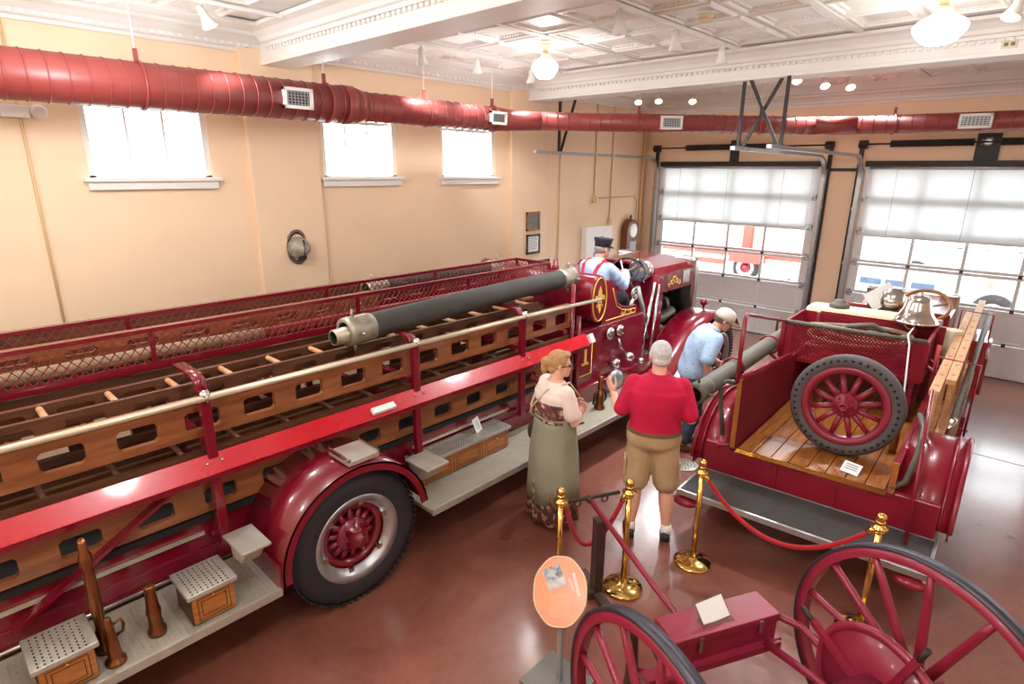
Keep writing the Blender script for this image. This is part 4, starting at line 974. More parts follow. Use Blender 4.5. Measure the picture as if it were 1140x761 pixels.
MB().tube([(-3.5+.07*math.cos(q), 4.55+.11*math.sin(q), .466) for q in [2*PI*k/20 for k in range(20)]], .012, 8, closed=True).build('loop', Mt['tan'], t)
MB().tube([(-3.5, 4.45, .466), (-3.52, 4.36, .466), (-3.46, 4.27, .466)], .014, 8).build('tail', Mt['tan'], t)
t = thing('spanner_wrench', 'small dark spanner wrench lying on the running board near the strap', 'wrench', (-3.36, 4.5, .453))
MB().tube([(-3.36, 4.4, .462), (-3.30, 4.65, .462)], .008, 6).build('shank', Mt['iron'], t); MB().torus((-3.365, 4.37, .462), (0,0,1), .025, .008, 12, 6).build('jaw', Mt['iron'], t)
# ================= HOSE WAGON =================
aU, aV = math.radians(4.5), math.radians(2.6)
TW = Matrix(((math.cos(aU), -math.sin(aV), 0, -1.12), (math.sin(aU), math.cos(aV), 0, 4.28), (0, 0, 1, 0), (0, 0, 0, 1)))
def W(): return MB(TW)
wg = thing('hose_wagon', 'antique red hose wagon truck with open plank bed and rear step', 'fire truck', tuple(TW @ Vec((0, 0, 0))), math.radians(3.5))
# rear step
st = W().boxx(-.86, .9, 0, .51, .365, .40).build('rear_step', Mt['mat'], wg)
m = W(); k = .03
while k < .49: m.boxx(-.84, .88, k, k+.008, .40, .4035); k += .018
m.build('mat_ribs', Mt['mat'], st, kind='stuff')
for a in ((-.87, .91, -.012, .012, .36, .408), (-.87, .91, .5, .515, .39, .408)): W().boxx(*a).build('step_edging', Mt['galv'], st, bevel=.003)
for a in ((-.872, -.85, 0, .51, .36, .408), (.89, .912, 0, .51, .36, .408)): W().boxx(*a).build('step_edging', Mt['galv'], st, bevel=.003)
for u in (-.8, .82):
    m = W(); m.ell((u, .02, .30), (.11, .07, .045), 14, 8); m.tube([(u, .05, .30), (u, .5, .34)], .035, 8); m.build('bumper_horn', Mt['red2'], wg)
# body
W().boxx(-.86, .88, .50, .56, .41, .68).build('rear_panel', Mt['red2'], wg, bevel=.006)
for u in (-.25, .2): W().boxx(u-.012, u+.012, .485, .5, .42, .68).build('panel_rib', Mt['red2'], wg)
for a, b in ((-.6, -.3), (.0, .42)): W().boxx(a, b, .49, .5, .60, .67).build('rear_strip', Mt['red2'], wg)
W().boxx(-.6, .55, .50, 2.9, .64, .672).build('bed_base', Mt['red2'], wg)
for k in range(8):
    a = -.57+k*.1375
    W().boxx(a+.003, a+.1345, .47, 2.85, .672, .70).build('plank', Mt['plank'], wg, bevel=.003)
W().boxx(-.58, .54, .462, .474, .665, .703).build('bed_edge_strip', Mt['brass'], wg)
lw = W().prism([(.46,.66),(2.9,.66),(2.9,1.2),(1.9,1.2),(.52,1.335),(.46,1.335)], 'yz', -.63, -.585).build('bed_side', Mt['red3'], wg, bevel=.006)
W().tube([(-.607,.47,1.35),(-.607,1.9,1.215)], .018, 10).build('side_cap', Mt['red2'], lw)
W().boxx(-.632, -.592, .45, .462, .70, 1.33).build('end_post', Mt['oak'], lw, bevel=.003)
rw = W().boxx(.545, .59, .46, 2.9, .66, .93).build('bed_side', Mt['red2'], wg, bevel=.006)
W().boxx(.548, .59, .45, .462, .70, .95).build('end_post', Mt['oak'], rw, bevel=.003)
W().boxx(-.6, .56, 2.86, 2.92, .66, 1.5).build('bed_front', Mt['red2'], wg)
# side pipes / grab rail
W().tube([(-.605,.36,1.33),(-.6,.34,1.6),(-.59,.33,1.88),(-.61,.42,1.895),(-.74,2.02,1.52)], .017, 10).build('grab_rail', Mt['red2'], wg)
W().tube([(-.66,.5,1.27),(-.71,.42,1.3),(-.76,.44,1.25),(-.76,.47,1.1),(-.72,.5,.78)], .02, 10).build('bent_handle', Mt['hose2'], wg)
W().tube([(.60,1.2,1.1),(.66,.9,1.1),(.67,.62,.98),(.64,.5,.80),(.56,.46,.74)], .022, 10).build('bent_handle', Mt['hose2'], wg)
W().tube([(.73,.32,.40),(.70,.5,1.0),(.66,.9,1.42)], .014, 10).build('grab_rail', Mt['red2'], wg)
W().tube([(.64,.95,.72),(.66,.6,.70),(.76,.55,.62)], .018, 8).build('step_iron', Mt['red2'], wg)
W().tube([(-.62,.5,.72),(-.74,.5,.66),(-.8,.6,.64)], .018, 8).build('step_iron', Mt['red2'], wg)
# fenders and wheels
def wfender(u0, u1, sg):
    cy, cz, R = 1.1, .45, .6; n = 22; a0, a1 = 176, 4
    pts = [(cy+R*math.cos(math.radians(a0+(a1-a0)*k/n)), cz+(R*.88)*math.sin(math.radians(a0+(a1-a0)*k/n))) for k in range(n+1)]
    o = W().strip([(p[0], p[1]) for p in pts][::-1], .014, 'yz', u0, u1).build('rear_fender', Mt['red2'], wg)
    uo = u1 if sg > 0 else u0; ui = u0 if sg > 0 else u1
    W().tube([(uo, p[0], p[1]) for p in pts], .02, 8).build('fender_bead', Mt['red2'], o)
    W().tube([(uo-sg*.07, p[0], p[1]+.012) for p in pts], .012, 8).build('fender_ridge', Mt['red2'], o)
    W().prism(pts, 'yz', ui-.01, ui+.01).build('inner_guard', Mt['red2'], o)
    W().prism([(cy-R, .42), (cy-R*.96, .42)]+[(a, b) for a, b in pts[1:8]][::1]+[(cy-.42, .42)], 'yz', uo-sg*.012, uo).build('fender_skirt', Mt['red2'], o)
wfender(-.97, -.60, -1); wfender(.58, .96, 1)
def wwheel(u, v, z, R, w, sg, nm, tyre, mm='red2', parent=None):
    """wheel in wagon space, axle along u"""
    o = (u, v, z); a = (sg, 0, 0); h = w/2; rim = R*.72
    t = W().lathe([(rim, -h*.8), (R*.85, -h), (R, -h*.6), (R, h*.6), (R*.85, h), (rim, h*.8)], o, a, 40, cap=False).build(nm, Mt[tyre], parent or wg)
    W().lathe([(rim*.88, -h*.6), (rim*.88, h*.6), (rim, h*.75), (rim, -h*.75)], o, a, 40, cap=False).build('felloe', Mt[mm], t)
    for k in range(12):
        q = 2*PI*k/12; d = Vec((0, math.cos(q), math.sin(q))); W().tube([Vec(o)+d*.06, Vec(o)+d*rim*.9], [.024, .018], 8).build('spoke', Mt[mm], t)
    W().lathe([(.001, -h), (.09, -h), (.09, h*.6), (.05, h*.8), (.04, h*1.3), (.001, h*1.32)], o, a, 18).build('hub', Mt[mm], t)
for u, sg in ((-.8, -1), (.78, 1)):
    wwheel(u, 1.1, .44, .44, .2, sg, 'rear_wheel', 'rubber'); wwheel(u, 5.1, .44, .44, .16, sg, 'front_wheel', 'rubber')
W().boxx(-.8, .78, 1.04, 1.16, .38, .50).build('rear_axle', Mt['red2'], wg); W().boxx(-.8, .78, 5.04, 5.16, .38, .48).build('front_axle', Mt['red2'], wg)
m = W()
for u in (-.42, .40): m.boxx(u-.05, u+.05, .56, 6.0, .48, .62)
m.build('chassis_frame', Mt['red2'], wg)
# basket with perforated sides
B0, B1_, BV0, BV1, BZ0, BZ1 = -.75, .49, 2.05, 2.8, 1.13, 1.5
m = W()
for v in (BV0, BV1): m.boxx(B0, B1_, v-.012, v+.012, BZ0-.02, BZ0+.02)
for u in (B0, B1_): m.boxx(u-.012, u+.012, BV0, BV1, BZ0-.02, BZ0+.02); m.boxx(u-.012, u+.012, BV0, BV1, BZ1-.02, BZ1+.01)
for u in (B0, B1_):
    for v in (BV0, BV1): m.boxx(u-.02, u+.02, v-.02, v+.02, BZ0, BZ1)
m.boxx(B0, B1_, BV0+.0, BV1, BZ0-.02, BZ0-.005)
bs = m.build('basket_frame', Mt['red2'], wg)
W().boxx(B1_-.10, B1_, BV0-.008, BV0+.006, BZ0, BZ1).build('corner_plate', Mt['red2'], bs)
W().boxx(B0, B0+.09, BV0-.008, BV0+.006, BZ0, BZ1).build('corner_plate', Mt['red2'], bs)
W().boxx(B0, B0+.13, BV1-.008, BV1+.006, BZ0, BZ1).build('corner_plate', Mt['red2'], bs)
m = W()
m.lattice((B0+.02, BV0, BZ0+.01), (B1_-B0-.04, 0, 0), (0, 0, BZ1-BZ0-.02), .034, .0115, 1.0)
m.lattice((B0+.02, BV1, BZ0+.01), (B1_-B0-.04, 0, 0), (0, 0, BZ1-BZ0-.02), .034, .0115, 1.0)
m.lattice((B1_, BV0, BZ0+.01), (0, BV1-BV0, 0), (0, 0, BZ1-BZ0-.02), .034, .0115, 1.0)
m.lattice((B0, BV0, BZ0+.01), (0, BV1-BV0, 0), (0, 0, BZ1-BZ0-.02), .034, .0115, 1.0)
m.build('perforated_side', Mt['red2'], bs, kind='stuff')
W().tube([(B0, BV0-.005, BZ1+.015), (B1_, BV0-.005, BZ1+.015)], .021, 12).build('top_rail', Mt['hose2'], bs)
for u in (B0+.06, B1_-.06):
    for v in (BV0+.05, BV1-.05): W().boxx(u-.02, u+.02, v-.02, v+.02, .70, BZ0-.02).build('basket_leg', Mt['red2'], bs)
# cab: tank, seat, cowl, hood
W().boxx(-.77, .42, 2.86, 3.2, 1.18, 1.54).build('fuel_tank', Mt['cream'], wg, bevel=.05)
W().lathe([(.10, 0), (.105, .03), (.085, .05), (.06, .055), (.055, .085), (.001, .09)], (-.45, 3.0, 1.54), n=20).build('tank_cap', Mt['hose2'], wg)
W().boxx(-.7, .55, 3.2, 3.65, .7, 1.12).build('seat_box', Mt['red2'], wg); W().boxx(-.68, .53, 3.22, 3.64, 1.12, 1.22).build('seat_cushion', Mt['rubber'], wg, bevel=.03)
W().prism([(2.86,1.0),(3.7,1.0),(3.7,1.16),(3.5,1.3),(3.25,1.5),(2.86,1.56)], 'yz', .44, .50).build('seat_side', Mt['red2'], wg, bevel=.008)
W().boxx(-.75, .62, 2.9, 4.4, .62, .70).build('cab_floor', Mt['mat'], wg)
W().boxx(-.66, .5, 4.3, 4.38, .66, 1.36).build('dashboard', Mt['red2'], wg, bevel=.02)
W().prism([(-.6,.6),(-.6,1.22),(-.4,1.34),(.28,1.34),(.48,1.22),(.48,.6)], 'xz', 4.38, 5.6).build('hood', Mt['red2'], wg)
W().boxx(-.62, .5, 5.6, 5.74, .55, 1.4).build('radiator_shell', Mt['nickel'], wg, bevel=.03)
W().boxx(.58, .9, 2.1, 4.5, .37, .40).build('running_board', Mt['galv'], wg, bevel=.003)
W().boxx(-.92, -.6, 1.9, 4.5, .37, .40).build('running_board', Mt['galv'], wg, bevel=.003)
W().boxx(.66, .88, 2.7, 3.15, .402, .66).build('step_box', Mt['red2'], wg, bevel=.006)
W().boxx(.62, .90, 3.9, 4.6, .5, 1.18).build('side_locker', mat('locker_red', (168,44,40), .35, coat=.4), wg, bevel=.01)
pts = [(4.4,.42),(4.55,.6),(4.7,.8),(4.95,.95),(5.2,.96),(5.45,.86),(5.6,.7)]
for u0, u1 in ((.62, .94), (-.96, -.64)): W().strip(pts[::-1], .014, 'yz', u0, u1).build('front_fender', Mt['red2'], wg)
sc = Vec((.28, 3.62, 1.56)); sa = Vec((0, -.62, .78)).normalized()
sw2 = W().torus(sc, sa, .235, .02, 40, 8).build('steering_wheel', mat('wheel_wood', (160,112,66), .35), wg)
m = W(); v2 = sa.cross(Vec((1,0,0)))
for k in range(4): d = Vec((1,0,0))*math.cos(k*PI/2+.3)+v2*math.sin(k*PI/2+.3); m.bar(sc-sa*.02, sc+d*.23, .022, .012, sa)
m.tube([sc, sc-sa*.9], .022, 8); m.build('wheel_spider', Mt['nickel'], sw2)
hl = W().lathe([(.001,-.12),(.06,-.11),(.11,-.05),(.125,.04),(.13,.06),(.11,.07),(.001,.06)], (.0, 3.35, 1.62), (-.1,.95,.3), 24).build('head_lamp', Mt['nickel'], wg)
W().tube([(.0, 3.35, 1.52), (.0, 3.5, 1.2)], .02, 8).build('lamp_post', Mt['nickel'], hl)
W().tube([(.60, 3.2, 1.0), (.60, 3.2, 1.42)], .09, 16).build('side_tank', Mt['cream'], wg)
for v in (2.3, 2.55): W().tube([(.5, v, 1.22), (.66, v+.05, 1.1), (.68, v+.05, .8)], .025, 8).build('ladder_bracket', Mt['red2'], wg)
W().tube([(.56, 2.4, .7), (.56, 2.4, 1.42)], .02, 8).build('bracket_post', mat('orange_red', (190,70,56), .4), wg)
# bell
bz = 1.55
be = W().lathe([(.205, 0), (.21, .006), (.18, .035), (.148, .085), (.124, .14), (.112, .20), (.10, .235), (.08, .258), (.04, .268), (.001, .27)], (.30, 2.72, bz), n=36).build('brass_bell', Mt['chrome'], wg)
be.name = 'bell'
W().lathe([(.03, .268), (.03, .283), (.001, .286)], (.30, 2.72, bz), n=12).build('bell_crown', Mt['nickel'], be)
W().torus((.30, 2.72, bz+.01), (0, 1, 0), .10, .014, 16, 6, 0, PI).build('bell_yoke', Mt['nickel'], be)
W().tube([(.30, 2.72, bz+.12), (.31, 2.70, bz-.04)], .014, 8).build('clapper', Mt['nickel'], be)
W().boxx(.27, .33, 2.69, 2.75, 1.13, bz-.08).build('bell_stand', Mt['red2'], be)
W().tube([(.31, 2.66, bz-.04), (.33, 2.02, 1.56), (.36, 1.98, 1.48), (.42, 1.7, 1.1), (.44, 1.5, .76)], .008, 6).build('bell_rope', Mt['paper'], be)
W().lathe([(.03, 0), (.035, .2), (.02, .22)], (.46, 1.25, .70), n=10).build('rope_cleat', Mt['oak'], wg)
# ---- things on the wagon ----
sp_ = thing('spare_wheel', 'red spoked spare wheel with studded grey tyre standing in the wagon bed', 'wheel', tuple(TW @ Vec((.1, 1.0, .7))), 0)
TS = TW @ Matrix.Translation((.10, .98, 1.125)) @ Matrix.Rotation(math.radians(-7), 4, 'X')
def Sp(): return MB(TS)
R = .425
ty = Sp().lathe([(.335, -.06), (.36, -.075), (.40, -.07), (R, -.045), (R, .045), (.40, .07), (.36, .075), (.335, .06)], (0,0,0), (0,-1,0), 56, cap=False).build('tyre', Mt['rubberg'], sp_)
m = Sp()
for k in range(44):
    q = 2*PI*k/44; m.lathe([(.001, .0035), (.012, .003), (.012, 0)], (.382*math.cos(q), -.073, .382*math.sin(q)), (0,-1,0), 8)
m.build('stud_hole', Mt['dark'], ty, kind='stuff')
Sp().lathe([(.272, -.045), (.272, .05), (.29, .065), (.325, .07), (.335, .06), (.335, -.05)], (0,0,0), (0,-1,0), 56, cap=False).build('felloe', Mt['cartred'], sp_)
for k in range(12):
    q = 2*PI*(k+.5)/12; d = Vec((math.cos(q), 0, math.sin(q))); Sp().tube([d*.06+Vec((0,-.02,0)), d*.28], [.027, .02], 10).build('spoke', Mt['cartred'], sp_)
Sp().lathe([(.001,-.06),(.10,-.06),(.10,.045),(.095,.055),(.045,.06),(.04,.12),(.03,.13),(.02,.13),(.02,.10),(.001,.10)], (0,0,0), (0,-1,0), 24).build('hub', Mt['cartred'], sp_)
for k in range(8):
    q = 2*PI*k/8; Sp().ell((.075*math.cos(q), -.06, .075*math.sin(q)), (.012,.012,.012), 6, 4).build('hub_bolt', Mt['cartred'], sp_)
cd = thing('display_card', 'small white display card lying on the wagon bed planks before the spare wheel', 'sign', tuple(TW @ Vec((.28, .66, .702))))
Rc = Matrix.Rotation(math.radians(30), 3, 'X') @ Matrix.Rotation(math.radians(-8), 3, 'Z')
W().box((.27, .62, .738), (.13, .11, .004), Rc).build('card', Mt['paper'], cd)
m = W()
for k in range(3): m.box(Vec((.27, .62, .738))+Rc@Vec((0, .03-.022*k, .003)), (.09, .008, .001), Rc)
m.build('print', Mt['ink'], cd, kind='stuff')
suction([TW @ Vec(p) for p in ((-.82, .12, 1.265), (-.83, 1.2, 1.265), (-.86, 2.6, 1.25), (-.87, 3.3, 1.25))], .078, 'olive suction hose carried along the side of the hose wagon', Mt['hose2'], Mt['hose2'], False)
for v in (.9, 1.9): W().torus((-.83, v, 1.27), (0, 1, 0), .095, .012, 20, 6).build('hose_clamp', Mt['red2'], wg)
for v in (.9, 1.9): W().bar((-.83, v, 1.19), (-.62, v, 1.05), .03, .02).build('hose_bracket', Mt['red2'], wg)
W().tube([(-.9, 2.35, 1.3), (-.9, 2.35, 1.46), (-.86, 2.35, 1.46)], .013, 8).build('hose_hook', Mt['red2'], wg)
hc = thing('hose_coil', 'coiled tan booster hose lying in the perforated wagon basket', 'hose', tuple(TW @ Vec((-.1, 2.4, 1.15))))
m = W(); P_ = []
for k in range(150):
    q = k*.21; P_.append((-.12+(.42+.05*math.sin(k*.11))*math.cos(q), 2.43+(.24+.03*math.sin(k*.17))*math.sin(q), 1.2+.0018*k+.02*math.sin(k*.37)))
m.tube(P_, .024, 8); m.build('coil', Mt['tan'], hc)
m = W(); m.tube([(-.35, 2.35, 1.4), (-.2, 2.3, 1.5), (0, 2.32, 1.54), (.08, 2.42, 1.48), (-.05, 2.5, 1.44), (.1, 2.4, 1.44), (.25, 2.35, 1.42)], .026, 8); m.build('loop', Mt['hose2'], hc)
bx_ = thing('white_display_board', 'white tilted display board standing behind the cream tank', 'sign', tuple(TW @ Vec((-.15, 3.5, 1.5))))
Rb = Matrix.Rotation(math.radians(-38), 3, 'Y')
W().box((-.14, 3.55, 1.62), (.30, .02, .22), Rb).build('board', Mt['paper'], bx_); W().box((-.17, 3.58, 1.5), (.2, .05, .3)).build('support', mat('dark_purple', (70,32,44), .6), bx_)
# side ladders of pine standing on edge
def edge_ladder(u, v0, v1, zt, zb, label):
    t = thing('pine_ladder', label, 'ladder', tuple(TW @ Vec((u, (v0+v1)/2, zb))), 0, 'pine ladders on the wagon side')
    W().boxx(u-.035, u+.035, v0, v1, zt-.045, zt).build('rail', Mt['pine'], t, bevel=.004)
    W().boxx(u-.035, u+.035, v0-.05, v1, zb, zb+.045).build('rail', Mt['pine'], t, bevel=.004)
    k = v0+.14
    while k < v1-.1:
        r_ = W().boxx(u-.018, u+.018, k, k+.04, zb+.04, zt-.04).build('rung', Mt['pine'], t)
        W().boxx(u-.014, u+.014, k+.006, k+.034, zt-.001, zt+.002).build('rung_end', Mt['oak'], r_)
        k += .34
    return t
edge_ladder(.745, 1.27, 5.3, 1.42, .90, 'pale pine ladder carried on edge along the hose wagon, outermost, with pegged rail')
edge_ladder(.665, 1.02, 4.6, 1.38, .86, 'pale pine ladder carried on edge along the hose wagon, against its body')
pp = thing('pike_pole', 'long grey pike pole lying along the outer side of the pine ladders', 'pole', tuple(TW @ Vec((.83, 3, 1.15))))
W().tube([(.82, 1.3, 1.08), (.85, 5.2, 1.28)], .026, 10).build('shaft', Mt['hose2'], pp); W().tube([(.82, 1.32, 1.08), (.82, 1.2, 1.1), (.80, 1.12, 1.06)], [.028, .03, .01], 8).build('hook', Mt['nickel'], pp)
p2 = thing('axe_handle', 'tan wooden pole strapped low beside the pine ladders', 'pole', tuple(TW @ Vec((.82, 2, .95))))
W().tube([(.82, 1.15, .90), (.83, 3.2, 1.0)], .03, 10).build('shaft', Mt['tan'], p2)
for v in (1.75, 4.15):
    m = W(); z1 = 1.47; m.tube([(.60, v, 1.2), (.60, v, z1), (.90, v, z1-.02), (.90, v, .8)], .010, 8); m.build('ladder_strap', Mt['red2'], wg)
W().tube([(.60, 1.8, .84), (.92, 1.8, .84)], .016, 8).build('ladder_rest', Mt['red2'], wg)
W().tube([(.60, 3.9, .84), (.92, 3.9, .84)], .016, 8).build('ladder_rest', Mt['red2'], wg)
# floor drain
dr = thing('floor_drain', 'round perforated metal floor drain cover beside the wagon step', 'drain cover', (-2.47, 5.36, 0))
MB().lathe([(.001, .006), (.13, .006), (.14, 0)], (-2.47, 5.36, .001), n=28).build('cover', Mt['alu'], dr)
m = MB()
for r_, n_ in ((.03, 6), (.065, 12), (.1, 18)):
    for k in range(n_): m.lathe([(.001, .0012), (.008, .001), (.008, 0)], (-2.47+r_*math.cos(2*PI*k/n_), 5.36+r_*math.sin(2*PI*k/n_), .007), n=6)
m.build('hole', Mt['dark'], dr, kind='stuff')

# ================= HAND HOSE-REEL CART =================
aC = math.radians(62)
TC = Matrix.Translation((-.425, 2.286, 0)) @ Matrix.Rotation(aC, 4, 'Z')      # x: axle, y: tongue
def K(): return MB(TC)
ct = thing('hose_reel_cart', 'antique red two wheeled hose reel cart with tool box and long tongue', 'cart', (-.425, 2.286, 0), aC)
RW = .666
def cwheel(x, sg, rz):
    TT = TC @ Matrix.Translation((x, 0, RW)) @ Matrix.Rotation(rz, 4, 'Z')
    def Q(): return MB(TT)
    t = Q().lathe([(RW-.014, -.028), (RW, -.028), (RW, .028), (RW-.014, .028)], (0,0,0), (1,0,0), 72, cap=False).build('cart_wheel', mat('iron_tyre', (74,72,80), .4, .6, var=.2, vscale=9), ct)
    Q().lathe([(RW-.062, -.026), (RW-.013, -.026), (RW-.013, .026), (RW-.062, .026), (RW-.062, -.026)], (0,0,0), (1,0,0), 72, cap=False).build('felloe', Mt['cartred'], t)
    for k in range(14):
        q = 2*PI*(k+.35)/14; d = Vec((0, math.cos(q), math.sin(q))); Q().tube([d*.07+Vec((.0,0,0)), d*.25, d*.5, d*(RW-.05)], [.026, .022, .019, .017], 10).build('spoke', Mt['cartred'], t)
    Q().lathe([(.001, -.14), (.05, -.14), (.06, -.08), (.085, -.04), (.085, .04), (.06, .08), (.05, .14), (.001, .14)], (0,0,0), (1,0,0), 20).build('hub', Mt['cartred'], t)
cwheel(.70, 1, math.radians(4)); cwheel(-.70, -1, math.radians(4))
K().tube([(-.8, 0, RW), (.8, 0, RW)], .028, 12).build('axle', Mt['iron'], ct)
for x in (.475, -.475):
    fl2 = K().lathe([(.001, -.012), (.325, -.012), (.325, .012), (.001, .012)], (x, 0, RW), (1,0,0), 48).build('reel_flange', Mt['cartred'], ct)
    K().torus((x, 0, RW), (1,0,0), .325, .022, 48, 8).build('flange_rim', Mt['cartred'], fl2)
    for q in (.35, .35+PI/2):
        d = Vec((0, math.cos(q), math.sin(q))); s_ = -1 if x > 0 else 1
        K().bar(Vec((x+s_*.03, 0, RW))-d*.40, Vec((x+s_*.03, 0, RW))+d*.40, .03, .03, (1,0,0)).build('flange_bar', Mt['cartred'], fl2)
        for e in (-1, 1): K().tube([Vec((x+s_*.03, 0, RW))+d*.38*e, Vec((x+s_*.03, 0, RW))+d*.48*e], .014, 8).build('bar_grip', Mt['iron'], fl2)
K().lathe([(.12, -.47), (.12, .47)], (0, 0, RW), (1,0,0), 28).build('reel_drum', Mt['cartred'], ct)
# frame to the tongue
for x in (-.36, .40): K().tube([(x, 0, RW-.06), (x, .25, .56), (x*.85, .55, .54)], .022, 10).build('frame_arm', Mt['cartred'], ct)
K().boxx(-.40, .43, .53, .60, .50, .54).build('cross_bar', Mt['cartred'], ct)
K().tube([(.40, .62, .60), (.46, .60, .64), (.52, .50, .64), (.54, .3, .60), (.56, .02, RW-.02)], .02, 8).build('iron_rod', Mt['cartred'], ct)
cb_ = K().boxx(-.23, .42, .57, .745, .545, .66).build('tool_chest', Mt['cartred'], ct, bevel=.004)
K().boxx(-.24, .43, .562, .755, .66, .70).build('chest_lid', Mt['cartred'], cb_, bevel=.005)
K().boxx(-.26, .45, .55, .765, .525, .545).build('chest_base', Mt['cartred'], cb_, bevel=.004)
for x in (-.08, .30):
    K().boxx(x-.012, x+.012, .555, .562, .60, .69).build('hasp', Mt['nickel'], cb_)
tn = K().tube([(0.0, .62, .535), (-.02, 1.1, .58), (-.05, 1.92, .70)], .019, 10).build('tongue', Mt['cartred'], ct)
K().tube([(-.30, 1.94, .705), (.20, 1.94, .705)], [.012, .014], 8).build('cross_handle', Mt['iron'], tn)
for x in (-.14, .08): K().torus((x, 1.94, .675), (0, 1, 0), .025, .006, 14, 6).build('handle_ring', Mt['iron'], tn)
K().ell((-.05, 1.93, .70), (.03, .035, .03), 10, 6).build('tongue_head', Mt['iron'], tn)
pl = K().lathe([(.045, 0), (.05, .02), (.042, .06), (.035, .2), (.032, .40), (.036, .45), (.028, .47)], (-.20, .98, .0), (-.03, .02, 1), 18).build('play_pipe', mat('dark_bronze', (92,74,58), .4, .6, var=.2, vscale=9), ct)
K().torus((-.213, .99, .49), (-.03, .02, 1), .026, .011, 18, 6).build('pipe_ring', Mt['nickel'], pl)
K().tube([(-.2, .98, .12), (-.05, .9, .12), (.1, .7, .50)], .012, 8).build('pipe_hanger', Mt['cartred'], ct)
ac = thing('display_card', 'white printed card in a clear holder on the cart tool chest', 'sign', tuple(TC @ Vec((.06, .66, .701))), aC)
Ra = Matrix.Rotation(math.radians(48), 3, 'X') @ Matrix.Rotation(math.radians(6), 3, 'Z')
K().box((.06, .665, .741), (.17, .11, .004), Ra).build('card', Mt['paper'], ac)
K().box((.06, .672, .732), (.20, .13, .003), Ra).build('acrylic_holder', glass_mat('acrylic', .15, (.9,.9,.9)), ac)
K().boxx(-.04, .16, .60, .68, .701, .704).build('holder_foot', glass_mat('acrylic2', .15, (.9,.9,.9)), ac)
# wooden stand for the tongue
sd_ = thing('tongue_stand', 'dark wooden trestle post holding up the cart tongue', 'stand', tuple(TC @ Vec((-.05, 1.76, 0))), aC)
K().boxx(-.085, -.015, 1.72, 1.80, .05, .64).build('post', Mt['standwood'], sd_, bevel=.004)
K().boxx(-.16, -.0, 1.72, 1.80, 0, .06).build('foot', Mt['standwood'], sd_, bevel=.004); K().boxx(-.085, -.015, 1.52, 2.0, 0, .05).build('foot', Mt['standwood'], sd_, bevel=.004)
# ================= INTERPRETIVE SIGN =================
sg_ = thing('interpretive_sign', 'orange oval information panel with old photograph on a grey post', 'sign', (-1.72, 2.29, 0))
MB().boxx(-1.90, -1.56, 2.12, 2.44, 0, .012).build('base_plate', mat('plate_grey', (128,128,124), .4, .3), sg_, bevel=.004)
MB().boxx(-1.735, -1.705, 2.275, 2.305, .012, .50).build('post', Mt['galv'], sg_)
nz = Vec((.30, -.52, .80)).normalized(); xr = Vec((math.cos(math.radians(38)), math.sin(math.radians(38)), 0)); xr = (xr-nz*xr.dot(nz)).normalized(); yr = nz.cross(xr)
TP = Matrix(((xr.x, yr.x, nz.x, -1.775), (xr.y, yr.y, nz.y, 2.335), (xr.z, yr.z, nz.z, .60), (0, 0, 0, 1)))
def oval(s_, off=0):
    o = []
    for k in range(64):
        q = 2*PI*k/64; r = 1-.012*math.cos(8*q)
        o.append((s_*(.155+off)*r*math.cos(q), s_*(.20+off)*r*math.sin(q)))
    return o
MB(TP).prism(oval(1, .008), 'xy', -.02, 0).build('backing', Mt['bronze'], sg_)
MB(TP).prism(oval(1), 'xy', 0, .004).build('panel', Mt['orange'], sg_)
m = MB(TP); m.tube([(x, y, .004) for x, y in oval(1, .002)], .004, 6, closed=True); m.build('gold_border', Mt['cream'], sg_)
Rq = Matrix.Rotation(math.radians(24), 3, 'Z')
ph = MB(TP).box((-.035, .075, .005), (.11, .13, .003), Rq).build('photograph', Mt['photo'], sg_)
MB(TP).box(Vec((-.035, .075, .005))+Rq@Vec((0, -.04, .002)), (.11, .05, .001), Rq).build('photo_foreground', mat('photo_grey', (196,192,186), .5, var=.3, vscale=30), ph)
m = MB(TP)
for k in range(11): m.box((.01-.004*(k % 3), -.02-.012*k, .005), (.12, .004, .001), Matrix.Rotation(.12, 3, 'Z'))
m.build('text_lines', Mt['peach'], sg_, kind='stuff')
m = MB(TP)
for k in range(12): m.box((.08+.003*k, .10-.011*k, .005), (.018, .006, .001), Rq)
for k in range(9): m.box((.055+.003*k, .07-.008*k, .005), (.010, .004, .001), Rq)
m.build('title_lines', Mt['paper'], sg_, kind='stuff')
# ================= STANCHIONS AND ROPES =================
SP = [(-1.66, 3.91), (-1.90, 3.27), (-2.18, 2.84), (-.50, 4.02)]
SL = ['polished brass stanchion at the corner of the wagon step', 'polished brass stanchion with wide base between the cart stand and the man in red', 'polished brass stanchion behind the orange panel', 'polished brass stanchion seen through the spokes of the cart wheel']
for i, (x, y) in enumerate(SP):
    t = thing('stanchion', SL[i], 'stanchion', (x, y, 0), 0, 'brass rope stanchions')
    MB().lathe([(.001, 0), (.145, 0), (.148, .012), (.14, .022), (.08, .04), (.035, .05), (.03, .06)], (x, y, 0), n=40).build('base', Mt['brass'], t)
    MB().tube([(x, y, .05), (x, y, .79)], .021, 20).build('post', Mt['brass'], t)
    MB().lathe([(.024, .77), (.032, .775), (.032, .785), (.024, .79), (.05, .805), (.052, .815), (.026, .825), (.022, .84), (.03, .85), (.024, .857)], (x, y, 0), n=24).build('collar', Mt['brass'], t)
    MB().ell((x, y, .882), (.031, .031, .031), 18, 12).build('finial', Mt['brass'], t)
